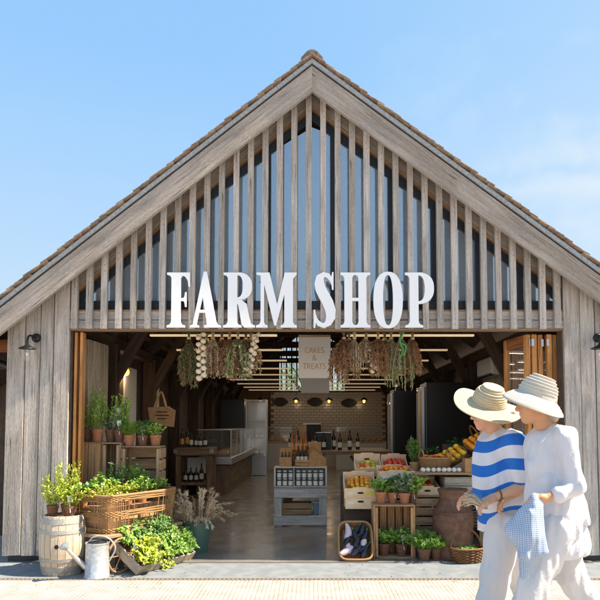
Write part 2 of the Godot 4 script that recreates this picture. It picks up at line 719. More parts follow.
	for k in 4:
		var a: Color = [Color(0.68, 0.58, 0.50), Color(0.72, 0.60, 0.50), Color(0.62, 0.55, 0.49), Color(0.76, 0.66, 0.56)][k]
		triplanar(mat("clay_tile_%d" % k, 1, 1, 1, 0.9), blotch(60 + k, 0.03, a, a.darkened(0.28), 0.2, 128), 3.0, true)
	mat("white_paint", 0.94, 0.935, 0.93, 0.6)
	mat("white_card", 0.78, 0.77, 0.73, 0.8)
	mat("grey_card", 0.60, 0.575, 0.55, 0.8)
	mat("lower_card", 0.32, 0.305, 0.295, 0.8)
	mat("gilt_letter", 0.50, 0.27, 0.11, 0.5)
	mat("hole", 0.02, 0.017, 0.014, 1.0)
	mat("yellow_print", 0.72, 0.68, 0.08, 0.7)
	mat("iron_rust", 0.34, 0.19, 0.10, 0.8)
	mat("drain_iron", 0.26, 0.20, 0.145, 0.8)
	mat("enamel_green", 0.075, 0.15, 0.115, 0.35)
	mat("rope", 0.55, 0.43, 0.27, 0.9)
	mat("bread", 0.50, 0.27, 0.10, 0.8)
	mat("paper_white", 0.80, 0.80, 0.82, 0.8)
	mat("black_cloth", 0.02, 0.02, 0.022, 0.9)
	mat("green_ribbon", 0.09, 0.36, 0.10, 0.7)
	mat("egg_white", 0.78, 0.73, 0.65, 0.45)
	mat("garlic_skin", 0.74, 0.62, 0.46, 0.6)
	mat("bottle_dark", 0.022, 0.016, 0.010, 0.12)
	mat("bottle_amber", 0.30, 0.10, 0.02, 0.12)
	mat("bottle_label", 0.62, 0.68, 0.64, 0.7)
	mat("bottle_label_orange", 0.62, 0.30, 0.10, 0.7)
	mat("jar_white", 0.80, 0.82, 0.80, 0.3)
	mat("jar_dark", 0.10, 0.085, 0.06, 0.15)
	mat("tin_blue", 0.18, 0.27, 0.35, 0.5)
	mat("grout", 0.14, 0.12, 0.10, 0.95)
	mat("glazed_tile", 0.44, 0.44, 0.43, 0.22)
	mat("skin_fair", 0.66, 0.36, 0.22, 0.55)
	mat("skin_tan", 0.60, 0.31, 0.16, 0.55)
	mat("hair_grey", 0.34, 0.27, 0.20, 0.8)
	mat("hair_brown", 0.16, 0.09, 0.05, 0.8)
	mat("linen_white", 0.66, 0.645, 0.67, 0.9)
	mat("trouser_white", 0.64, 0.625, 0.63, 0.9)
	for w in ["linen_white", "trouser_white"]:
		M[w].rim_enabled = true
		M[w].rim = 0.4
	for s in ["skin_fair", "skin_tan"]:
		M[s].subsurf_scatter_enabled = true
		M[s].subsurf_scatter_strength = 0.15
	var g := mat("gable_glass", 0.70, 0.82, 0.92, 0.03, 0.52)
	g.transparency = BaseMaterial3D.TRANSPARENCY_ALPHA
	g.albedo_color.a = 0.06
	var g2 := mat("clear_glass", 0.9, 0.93, 0.93, 0.03)
	g2.transparency = BaseMaterial3D.TRANSPARENCY_ALPHA
	g2.albedo_color.a = 0.05
	var lf := mat("foliage", 1, 1, 1, 0.55)
	lf.vertex_color_use_as_albedo = true
	lf.backlight_enabled = true
	lf.backlight = Color(0.20, 0.28, 0.06)
	var dr := mat("dried", 1, 1, 1, 0.9)
	dr.vertex_color_use_as_albedo = true
	var lb := mat("light_bar", 0.75, 0.66, 0.52, 0.5)
	lb.emission_enabled = true
	lb.emission = Color(1.0, 0.86, 0.66)
	lb.emission_energy_multiplier = 0.16
	var em := mat("bulb", 1.0, 0.62, 0.22, 0.4)
	em.emission_enabled = true
	em.emission = Color(1.0, 0.60, 0.20)
	em.emission_energy_multiplier = 3.0
	# plaited straw and creased linen
	var pl := PackedByteArray()
	pl.resize(64 * 64 * 3)
	var ph := PackedByteArray()
	ph.resize(64 * 64)
	for y in 64:
		for x in 64:
			var i := y * 64 + x
			var row := y / 16
			var u := fmod(x + (8.0 if row % 2 else 0.0), 16.0) / 16.0
			var hgt := sin(PI * u) * sin(PI * (y % 16) / 16.0)
			ph[i] = int(255.0 * clampf(hgt, 0, 1))
			var c := 0.86 + 0.14 * sqrt(clampf(hgt, 0, 1)) - 0.05 * float((x * 7 + row * 13) % 5) / 5.0
			pl[i * 3] = int(255.0 * clampf(c, 0, 1))
			pl[i * 3 + 1] = int(250.0 * clampf(c, 0, 1))
			pl[i * 3 + 2] = int(240.0 * clampf(c, 0, 1))
	var plait := tex(64, 64, pl)
	var plait_n := bump(64, 64, ph, 6.0)
	for q in [["straw", 0.80, 0.70, 0.50], ["white_straw", 0.84, 0.80, 0.73]]:
		var sm := mat(q[0], q[1], q[2], q[3], 0.85)
		sm.albedo_texture = plait
		sm.normal_enabled = true
		sm.normal_texture = plait_n
		sm.normal_scale = 0.9
		sm.uv1_scale = Vector3(24, 34, 1)
		sm.backlight_enabled = true
		sm.backlight = Color(0.10, 0.09, 0.06)
	var crease := bump(256, 256, grey(256, 256, 0.03, 91, 5), 8.0)
	for w in ["linen_white", "trouser_white"]:
		if not M.has(w):
			continue
		M[w].normal_enabled = true
		M[w].normal_texture = crease
		M[w].normal_scale = 0.18
		M[w].uv1_triplanar = true
		M[w].uv1_scale = Vector3(5.0, 3.0, 5.0)
	# fruit
	for f in [["tomato_red", 0.62, 0.06, 0.02], ["tomato_orange", 0.82, 0.28, 0.015], ["fruit_yellow", 0.86, 0.56, 0.03], ["fruit_lime", 0.28, 0.42, 0.04], ["fruit_orange", 0.86, 0.32, 0.012], ["berry_red", 0.60, 0.05, 0.025], ["chilli_red", 0.56, 0.08, 0.02]]:
		mat(f[0], f[1], f[2], f[3], 0.28)
	mat("aubergine", 0.016, 0.012, 0.022, 0.14)
	mat("aubergine_pale", 0.62, 0.50, 0.56, 0.22)
	mat("calyx", 0.13, 0.24, 0.05, 0.7)
	# ground
	var w := 512
	var n1 := grey(w, w, 0.012, 71, 4)
	var n2 := grey(w, w, 0.40, 72, 2)
	var n3 := grey(64, 512, 0.10, 73, 3, w, w)
	var rgb := PackedByteArray()
	rgb.resize(w * w * 3)
	var hh := PackedByteArray()
	hh.resize(w * w)
	for i in w * w:
		var x := i % w
		var groove := 0.5 + 0.5 * sin(x * TAU * 44.0 / w + (n1[i] - 128) * 0.003)
		var k := 0.74 + 0.17 * (n1[i] / 255.0) + 0.09 * (n2[i] / 255.0) - 0.045 * pow(groove, 5.0) - 0.05 * (n3[i] / 255.0)
		rgb[i * 3] = int(255.0 * clampf(k * 1.02, 0, 1))
		rgb[i * 3 + 1] = int(255.0 * clampf(k * 0.98, 0, 1))
		rgb[i * 3 + 2] = int(255.0 * clampf(k * 0.955, 0, 1))
		hh[i] = int(255.0 * clampf(0.75 - 0.5 * pow(groove, 5.0) + 0.25 * n2[i] / 255.0, 0, 1))
	var road := mat("road_concrete", 0.55, 0.54, 0.515, 0.95)
	road.albedo_texture = tex(w, w, rgb)
	road.normal_enabled = true
	road.normal_texture = bump(w, w, hh, 3.0)
	road.normal_scale = 0.5
	road.uv1_scale = Vector3(0.62, 0.62, 1)
	var ap := mat("apron_concrete", 0.50, 0.53, 0.56, 0.9)
	triplanar(ap, blotch(75, 0.02, Color(0.76, 0.77, 0.77), Color(0.68, 0.69, 0.70), 0.14, 512), 0.5, true)
	var fl := mat("polished_floor", 0.80, 0.81, 0.815, 0.26)
	triplanar(fl, blotch(76, 0.012, Color(0.62, 0.585, 0.55), Color(0.56, 0.525, 0.49), 0.10, 512), 0.35, true)
	var rough := blotch(77, 0.02, Color(0.55, 0.55, 0.55), Color(0.30, 0.30, 0.30), 0.1)
	fl.roughness = 0.55
	fl.roughness_texture = rough
	# striped jersey: bands across the torso
	var sw := 64
	var sh := 512
	var sd := PackedByteArray()
	sd.resize(sw * sh * 3)
	for y in sh:
		for x in sw:
			var i := (y * sw + x) * 3
			var t := fmod(y / 512.0 * 7.0, 1.0)
			var c := Color(0.13, 0.42, 0.76) if t < 0.46 else Color(0.86, 0.85, 0.87)
			sd[i] = int(c.r * 255)
			sd[i + 1] = int(c.g * 255)
			sd[i + 2] = int(c.b * 255)
	var js := mat("striped_jersey", 1, 1, 1, 0.9)
	js.albedo_texture = tex(sw, sh, sd)
	# gingham scarf
	var gd := PackedByteArray()
	gd.resize(64 * 64 * 3)
	for y in 64:
		for x in 64:
			var i := (y * 64 + x) * 3
			var k := int(x % 16 < 8) + int(y % 16 < 8)
			var c: Color = [Color(0.78, 0.81, 0.86), Color(0.62, 0.69, 0.78), Color(0.47, 0.56, 0.68)][k]
			gd[i] = int(c.r * 255)
			gd[i + 1] = int(c.g * 255)
			gd[i + 2] = int(c.b * 255)
	var gm := mat("gingham", 1, 1, 1, 0.9)
	triplanar(gm, tex(64, 64, gd), 24.0)


# ---------------------------------------------------------------- the setting
func slope(x: float) -> float:
	return 0.801 if x < 0.0 else 0.752

# height of a line that runs parallel to the roof and has the height TOP at the ridge
func under(x: float, top: float) -> float:
	return at(312, 425.0 - (top - EYE.y) * FOCAL / EYE.z, 0).y - slope(x) * absf(x)

func slope_board(x0: float, x1: float, top: float, bottom: float, z0: float, z1: float, steps := 1) -> MB:
	# a board that follows one side of the roof between x0 and x1
	var poly := PackedVector2Array()
	poly.append(Vector2(x0, under(x0, bottom)))
	poly.append(Vector2(x1, under(x1, bottom)))
	poly.append(Vector2(x1, under(x1, top)))
	poly.append(Vector2(x0, under(x0, top)))
	var m := rb()
	var s := slope(0.5 * (x0 + x1)) * signf(0.5 * (x0 + x1))
	m.extrude(poly, z0, z1, Vector2(1, -s).normalized())
	return m

func sheet(x0: float, x1: float, z0: float, z1: float, y: float, nx := 1, nz := 1) -> MB:
	var m := MB.new()
	for i in nx:
		for k in nz:
			var a := lerpf(x0, x1, float(i) / nx)
			var b := lerpf(x0, x1, float(i + 1) / nx)
			var c := lerpf(z0, z1, float(k) / nz)
			var d := lerpf(z0, z1, float(k + 1) / nz)
			m.face([Vector3(a, y, c), Vector3(b, y, c), Vector3(b, y, d), Vector3(a, y, d)], Vector3.UP, [Vector2(a, c), Vector2(b, c), Vector2(b, d), Vector2(a, d)])
	return m

func build_ground() -> void:
	var g := sheet(-140, 140, -140, 60, -0.06)
	struct("ground", g, M.road_concrete)
	var a := MB.new()
	a.box(Vector3(0, -0.11, 0.36), Vector3(16, 0.22, 0.66), 0.004)
	struct("pavement", a, M.apron_concrete)
	var r := sheet(-16, 16, 0.755, 26.0, -0.004)
	struct("road", r, M.road_concrete)
	var f := MB.new()
	f.box(Vector3(0, -0.10, -7.9), Vector3(5.72, 0.22, 15.9), 0.002)
	struct("floor", f, M.polished_floor)
	# slot drain between the pavement and the road
	var d := thing("drain_channel", "narrow rusty slot drain running across between pavement and road", "drain", Vector3(0, 0, 0.72))
	var rail := MB.new()
	for s in [-1, 1]:
		rail.box(Vector3(0, -0.03, s * 0.024), Vector3(16, 0.06, 0.012), 0.002)
	obj("edge_rail", rail, M.drain_iron, d)
	var bars := MB.new()
	for i in 250:
		bars.box(Vector3(-5.0 + i * 0.04, -0.014, 0), Vector3(0.02, 0.02, 0.036))
	stuff(obj("grating", bars, M.drain_iron, d))
	part_box("channel", M.hole, d, Vector3(0, -0.075, 0), Vector3(16, 0.02, 0.06), 0.0)

func build_building() -> void:
	var b := thing("farm_shop_building", "weathered oak barn shop with slatted gable over a wide open doorway", "building")
	var zb := 0.2
	# outer piers of wide vertical boards
	for side in [[7.0, 25.0, 40.0, 53.5, 69.5], [563.5, 580.5, 595.5, 611.0, 625.0]]:
		for i in 4:
			var x0: float = at(side[i], 345, 0).x + 0.005
			var x1: float = at(side[i + 1], 345, 0).x - 0.005
			var m := rb()
			var poly := PackedVector2Array([Vector2(x0, 0.06), Vector2(x1, 0.06 + R.randf() * 0.01), Vector2(x1, under(x1, 4.99)), Vector2(x0, under(x0, 4.99))])
			m.extrude(poly, -0.035 - 0.004 * (i % 2), -0.004 * ((i * 3) % 4), Vector2(0, 1))
			obj("wall_board", m, M["weathered_oak_%d" % ((i + int(side[0])) % 4)], b)
	for s in [-1, 1]:
		var x0 := 2.52 if s < 0 else 2.615
		var x1 := 3.15 if s < 0 else 3.24
		var m := rb()
		var poly := PackedVector2Array([Vector2(s * x0, 0.1), Vector2(s * x1, 0.1), Vector2(s * x1, under(s * x1, 4.97)), Vector2(s * x0, under(s * x0, 4.97))])
		m.extrude(poly, -0.16, -0.046)
		obj("pier", m, M.dark_lining, b)
		part_box("base_plinth", M.black_frame, b, Vector3(s * (x0 + x1) * 0.5, 0.05, -0.09), Vector3(x1 - x0 - 0.03, 0.1, 0.1))
		# side aisles under the same roof
		part_box("aisle_wall", M.dark_lining, b, Vector3(s * 3.75, 1.0, -1.6), Vector3(0.9, 2.0, 0.08), 0.0)
		part_box("aisle_beam", M.red_oak, b, Vector3(s * 3.65, 2.255, -0.28), Vector3(0.84, 0.13, 0.12))
		part_box("aisle_plate", M.dark_timber, b, Vector3(s * 3.65, 2.05, -0.5), Vector3(0.84, 0.05, 0.05))
		var pipe := MB.new()
		pipe.tube(curve([Vector3(s * 3.20, 0.0, -0.28), Vector3(s * 3.20, 1.75, -0.28), Vector3(s * 3.22, 1.96, -0.28), Vector3(s * 3.40, 2.08, -0.28), Vector3(s * 3.9, 2.12, -0.28)]), 0.03, 8)
		obj("downpipe", pipe, M.black_metal, b)
		# long side walls with posts, plates and pale panels
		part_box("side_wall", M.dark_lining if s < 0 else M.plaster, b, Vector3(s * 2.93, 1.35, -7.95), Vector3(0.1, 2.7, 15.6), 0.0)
	# bargeboards, mortar verge, eaves boards behind the slats
	for s in [-1.0, 1.0]:
		var e: float = s * 4.2
		var x0: float = 0.0
		obj("bargeboard", slope_board(minf(x0, e), maxf(x0, e), 5.02, 4.765, 0.155, zb), M.bargeboard_oak, b)
		obj("verge_gap", slope_board(minf(x0, e), maxf(x0, e), 5.045, 5.02, 0.10, zb - 0.02), M.black_frame, b)
		obj("verge_mortar", slope_board(minf(x0, e), maxf(x0, e), 5.09, 5.045, 0.06, zb + 0.012), M.verge_mortar, b)
		obj("inner_board", slope_board(minf(0, s * 3.1), maxf(0, s * 3.1), 4.99, 4.735, -0.075, -0.04), M.bargeboard_oak, b)
		obj("trim_board", slope_board(minf(0, s * 3.0), maxf(0, s * 3.0), 4.735, 4.700, -0.10, -0.05), M.trim_oak, b)
		obj("window_head", slope_board(minf(0, s * 2.65), maxf(0, s * 2.65), 4.700, 4.60, -0.16, -0.10), M.black_frame, b)
	# slats, nailed at head and foot
	var nail := MB.new()
	nail.ball(Vector3.ZERO, Vector3(0.006, 0.006, 0.003), 6, 4)
	var nail_mesh := nail.done()
	for i in 34:
		var x: float = at(75.0 + i * 482.0 / 33.0, 300, 0.03).x
		var w := 0.062 + 0.003 * sin(i * 7.3)
		var m := rb()
		var yb := 2.40 + 0.004 * sin(i * 3.1)
		m.extrude(PackedVector2Array([Vector2(x - w / 2, yb), Vector2(x + w / 2, yb), Vector2(x + w / 2, under(x + w / 2, 4.98)), Vector2(x - w / 2, under(x - w / 2, 4.98))]), 0.0, 0.05 - 0.003 * (i % 3))
		var sl := obj("slat", m, M["weathered_oak_%d" % ((i * 5 + i / 3) % 4)], b)
		for y in [2.445, 2.50, under(x, 4.72), under(x, 4.66)]:
			if y < 2.44:
				continue
			var nl := obj("nail", nail_mesh, M.iron_rust, sl)
			nl.position = Vector3(x + 0.006 * sin(i * 5.0 + y), y, 0.05 - 0.003 * (i % 3))
	# header boards below the gable window
	var xl := at(69.5, 300, 0).x
	var xr := at(563.5, 300, 0).x
	for k in 2:
		part_box("header_board", M["weathered_oak_%d" % (k + 1)], b, Vector3((xl + xr) / 2, 2.45 + 0.098 * k, -0.025 - 0.006 * k), Vector3(xr - xl, 0.092, 0.03), 0.004)
	part_box("drip_board", M.inner_board_oak, b, Vector3((xl + xr) / 2, 2.397, -0.055), Vector3(xr - xl, 0.012, 0.12))
	part_box("lintel", M.dark_timber, b, Vector3((xl + xr) / 2, 2.475, -0.16), Vector3(xr - xl, 0.14, 0.18))
	part_box("sill_strip", M.fresh_oak, b, Vector3((xl + xr) / 2, 2.603, -0.05), Vector3(xr - xl, 0.014, 0.05))
	# gable window: black frame, mullions, panes
	var win := part_box("window_sill", M.black_frame, b, Vector3((xl + xr) / 2, 2.665, -0.12), Vector3(xr - xl, 0.10, 0.07))
	var cuts := [74.0, 120.0, 164.0, 208.0, 268.0, 333.0, 391.0, 434.0, 478.0, 520.0, 560.0]
	for i in cuts.size():
		var x: float = at(cuts[i], 300, -0.12).x
		if i > 0 and i < cuts.size() - 1:
			var mm := MB.new()
			mm.extrude(PackedVector2Array([Vector2(x - 0.028, 2.715), Vector2(x + 0.028, 2.715), Vector2(x + 0.028, under(x + 0.028, 4.605)), Vector2(x - 0.028, under(x - 0.028, 4.605))]), -0.158, -0.088)
			obj("mullion", mm, M.black_frame, b)
		if i < cuts.size() - 1:
			var x1: float = at(cuts[i + 1], 300, -0.12).x
			var poly := PackedVector2Array([Vector2(x, 2.70), Vector2(x1, 2.70), Vector2(x1, maxf(2.701, under(x1, 4.62)))])
			if x < 0 and x1 > 0:
				poly.append(Vector2(0, 4.62))
			poly.append(Vector2(x, maxf(2.701, under(x, 4.62))))
			if absf(x) > 2.4 or absf(x1) > 2.47:
				poly = PackedVector2Array([Vector2(x, 2.70), Vector2(x1, 2.70), Vector2(x1 if x < 0 else x, under(x1 if x < 0 else x, 4.62))])
			var mm := MB.new()
			mm.extrude(poly, -0.132, -0.126)
			obj("pane", mm, M.gable_glass, b)
	# roof slabs, tile courses and the tiles of the verge
	for s in [-1.0, 1.0]:
		var e: float = s * 4.2
		var m := slope_board(minf(0, e), maxf(0, e), 5.075, 4.985, -16.1, 0.05)
		obj("roof_slab", m, M.dark_lining, b)
		var courses := MB.new()
		var k1 := sqrt(1.0 + slope(s) * slope(s))
		var gauge := 0.108 / k1
		var ang := atan(slope(s))
		var tile := MB.new()
		tile.box(Vector3(0, 0, 0), Vector3(0.185, 0.016, 0.165), 0.003)
		var tile_mesh := tile.done()
		for k in 48:
			var x: float = s * (0.06 + k * gauge)
			var y := under(x, 5.115)
			var bs := Basis(Vector3(0, 0, 1), -s * (ang - 0.085))
			courses.xf = Transform3D(bs, Vector3(x, y + 0.002, -8.0))
			courses.box(Vector3.ZERO, Vector3(0.185, 0.016, 16.1), 0.0)
			var t := obj("tile", tile_mesh, M["clay_tile_%d" % ((k * 7 + k / 3 + int(s) + 4) % 4)], b)
			t.transform = Transform3D(bs.rotated(Vector3(0, 0, 1), 0.012 * sin(k * 4.7 + s)), Vector3(x, y + 0.004 * sin(k * 2.9), 0.172 + 0.006 * sin(k * 5.0)))
		stuff(obj("tile_courses", courses, M.clay_tile_0, b))
	var rg := MB.new()
	for k in 38:
		var z0 := 0.215 - k * 0.43
		rg.xf = Transform3D(Basis(), Vector3(0, under(0, 5.07) - 5.065, 0))
		rg.extrude(PackedVector2Array([Vector2(-0.125, 5.035), Vector2(-0.11, 5.095), Vector2(-0.055, 5.155), Vector2(-0.018, 5.178), Vector2(0.018, 5.178), Vector2(0.055, 5.155), Vector2(0.11, 5.095), Vector2(0.125, 5.035), Vector2(0.0, 5.12)]), z0 - 0.425, z0)
	stuff(obj("ridge_tiles", rg, M.clay_tile_2, b))
	# long ceiling boards under each slope
	for s in [-1.0, 1.0]:
		for k in 22:
			var x: float = s * (0.12 + k * 0.125)
			var m := rb()
			m.box(Vector3.ZERO, Vector3(0.075, 0.02, 15.6), 0.0)
			var o := obj("ceiling_board", m, M.ceiling_board, b)
			o.transform = Transform3D(Basis(Vector3(0, 0, 1), -s * atan(slope(s))), Vector3(x, under(x, 4.93), -8.0))
	# timber frames
	for k in 7:
		var z := -2.05 - k * 2.1
		for s in [-1.0, 1.0]:
			part_box("post", M.dark_timber, b, Vector3(s * 2.74, 1.25, z), Vector3(0.2, 2.5, 0.16), 0.01)
			var m := rb()
			m.bar(Vector3(s * 2.8, under(s * 2.8, 4.80), z), Vector3(s * 0.05, under(s * 0.05, 4.80), z), 0.14, 0.2, Vector3.UP, 0.008)
			obj("rafter", m, M.dark_timber, b)
			var br := rb()
			br.bar(Vector3(s * 2.72, 1.95, z), Vector3(s * 2.0, under(s * 2.0, 4.75), z), 0.1, 0.14, Vector3.UP, 0.006)
			obj("brace", br, M.dark_timber, b)
		var tie := rb()
		tie.box(Vector3(0, 3.55, z), Vector3(3.2, 0.16, 0.1), 0.006)
		obj("collar_tie", tie, M.dark_timber, b)
	for s in [-1.0, 1.0]:
		part_box("wall_plate", M.dark_timber, b, Vector3(s * 2.76, 2.52, -7.95), Vector3(0.16, 0.14, 15.5), 0.0)
	# pale panels between the posts of the left wall and a few on the right
	for q in [[-3.75, -3.10], [-5.3, -4.35], [-7.3, -6.45], [-9.4, -8.5], [-11.4, -10.6]]:
		part_box("wall_panel", M.white_card, b, Vector3(-2.865, 1.5, (q[0] + q[1]) / 2), Vector3(0.024, 1.6, q[1] - q[0]), 0.002)
	# back wall, bulkhead and the far gable with its slatted window
	var zk := -15.85
	part_box("back_wall", M.dark_lining, b, Vector3(0, 1.3, zk), Vector3(5.76, 2.6, 0.1), 0.0)
	for s in [-1.0, 1.0]:
		var m := MB.new()
		var poly := PackedVector2Array([Vector2(s * 1.15, 2.6), Vector2(s * 2.9, 2.6), Vector2(s * 2.9, under(s * 2.9, 4.98)), Vector2(s * 1.15, under(s * 1.15, 4.98))])
		m.extrude(poly, zk - 0.05, zk + 0.05)
		obj("far_gable", m, M.dark_lining, b)
	for i in 13:
		var x := -1.08 + i * 0.18
		var m := rb()
		m.extrude(PackedVector2Array([Vector2(x - 0.03, 2.62), Vector2(x + 0.03, 2.62), Vector2(x + 0.03, under(x + 0.03, 4.97)), Vector2(x - 0.03, under(x - 0.03, 4.97))]), zk - 0.06, zk - 0.02)
		obj("far_slat", m, M.weathered_oak_2, b)
	var fp := MB.new()
	fp.extrude(PackedVector2Array([Vector2(-1.15, 2.6), Vector2(1.15, 2.6), Vector2(1.15, under(1.15, 4.98)), Vector2(0, 4.98), Vector2(-1.15, under(-1.15, 4.98))]), zk, zk + 0.006)
	obj("pane", fp, M.clear_glass, b)
	# glazed tiles on the back wall, with a dark grout bed
	part_box("grout_bed", M.grout, b, Vector3(0.54, 1.35, -15.78), Vector3(4.0, 2.4, 0.03), 0.0)
	var tl := MB.new()
	for r in 24:
		for c in 20:
			var x := -1.44 + c * 0.2 + (0.1 if r % 2 else 0.0)
			if x > 2.45:
				continue
			tl.box(Vector3(x + 0.1, 0.2 + r * 0.1, -15.757), Vector3(0.192, 0.092, 0.012 + 0.003 * sin(r * 3.3 + c * 5.1)), 0.004)
	stuff(obj("wall_tiles", tl, M.glazed_tile, b))
	build_doors(b)

func door_leaf(b: Node3D, x0: float, z0: float, x1: float, z1: float, face_mat: Material, bars: Array, hinge_side: int) -> void:
	# a glazed oak leaf standing on the line x0,z0 .. x1,z1
	var a := Vector3(x0, 0, z0)
	var c := Vector3(x1, 0, z1)
	var l := (c - a).length()
	var d := Node3D.new()
	d.name = "folding_door"
	b.add_child(d, true)
	d.transform = Transform3D(Basis((c - a).normalized(), Vector3.UP, (c - a).normalized().cross(Vector3.UP)), a)
	for x in [0.035, l - 0.035]:
		part_box("stile", M.fresh_oak, d, Vector3(x, 1.2, 0), Vector3(0.07, 2.34, 0.052), 0.006)
	part_box("top_rail", M.red_oak, d, Vector3(l / 2, 2.31, 0), Vector3(l - 0.14, 0.12, 0.048), 0.004)
	part_box("bottom_rail", M.red_oak, d, Vector3(l / 2, 0.16, 0), Vector3(l - 0.14, 0.26, 0.048), 0.004)
	for y in bars:
		part_box("glazing_bar", face_mat, d, Vector3(l / 2, y, 0), Vector3(l - 0.14, 0.025, 0.04), 0.003)
	part_box("pane", M.clear_glass, d, Vector3(l / 2, 1.27, 0), Vector3(l - 0.14, 1.96, 0.008), 0.0)
	for y in [2.28, 1.55, 0.35]:
		var hg := part_box("hinge", M.steel, d, Vector3(0.0 - 0.004, y, 0.02 * hinge_side), Vector3(0.012, 0.08, 0.03), 0.002)

func build_doors(b: Node3D) -> void:
	# right: four leaves folded flat against each other, and one half open
	for q in [[2.605, 1], [2.535, -1], [2.45, 1], [2.375, -1]]:
		door_leaf(b, q[0], -0.17 - 0.02 * q[1], q[0] - 0.015, -0.80, M.fresh_oak, [1.1, 1.75], q[1])
	door_leaf(b, 2.315, -0.17, 2.235, -0.72, M.pale_bar, [1.1, 1.78], 1)
	# left: two leaves folded flat
	for x in [-2.490, -2.432]:
		part_box("door_jamb", M.fresh_oak, b, Vector3(x, 1.2, -0.12), Vector3(0.030, 2.36, 0.10), 0.005)
	for i in 4:
		part_box("door_board", M.crate_grey, b, Vector3(-2.565 + 0.01 * i + 0.004 * (i % 2), 1.2, -0.70 - i * 0.15), Vector3(0.04, 2.36, 0.145), 0.004)

# ---------------------------------------------------------------- the lettering
func poly_csg(parent: Node, pts: PackedVector2Array, depth: float, cutout := false) -> void:
	var p := CSGPolygon3D.new()
	p.polygon = pts
	p.depth = depth + (0.02 if cutout else 0.0)
	p.position.z = depth + (0.01 if cutout else 0.0)
	p.operation = CSGShape3D.OPERATION_SUBTRACTION if cutout else CSGShape3D.OPERATION_UNION
	p.name = "stroke"
	parent.add_child(p, true)

func serif_stem(x0: float, x1: float, y0: float, y1: float, l: float, r: float, top: bool, bottom: bool) -> PackedVector2Array:
	# an upright with thin bracketed serifs reaching L and R beyond it
	var p := PackedVector2Array()
	var t := 2.2
	var k := 3.4
	if bottom:
		p.append_array([Vector2(x0 - l, y0), Vector2(x1 + r, y0), Vector2(x1 + r, y0 + t), Vector2(x1 + r * 0.35, y0 + t + 0.8), Vector2(x1, y0 + t + k)])
	else:
		p.append_array([Vector2(x0, y0), Vector2(x1, y0)])
	if top:
		p.append_array([Vector2(x1, y1 - t - k), Vector2(x1 + r * 0.35, y1 - t - 0.8), Vector2(x1 + r, y1 - t), Vector2(x1 + r, y1), Vector2(x0 - l, y1), Vector2(x0 - l, y1 - t), Vector2(x0 - l * 0.35, y1 - t - 0.8), Vector2(x0, y1 - t - k)])
	else:
		p.append_array([Vector2(x1, y1), Vector2(x0, y1)])
	if bottom:
		p.append_array([Vector2(x0, y0 + t + k), Vector2(x0 - l * 0.35, y0 + t + 0.8), Vector2(x0 - l, y0 + t)])
	return p

func oval(cx: float, cy: float, rx: float, ry: float, a0 := 0.0, a1 := TAU, pw := 2.4) -> PackedVector2Array:
	var p := PackedVector2Array()
	var steps := 40
	for i in steps + (0 if is_equal_approx(a1 - a0, TAU) else 1):
		var t := a0 + (a1 - a0) * i / steps
		var c := cos(t)
		var s := sin(t)
		p.append(Vector2(cx + rx * signf(c) * pow(absf(c), 2.0 / pw), cy + ry * signf(s) * pow(absf(s), 2.0 / pw)))
	return p

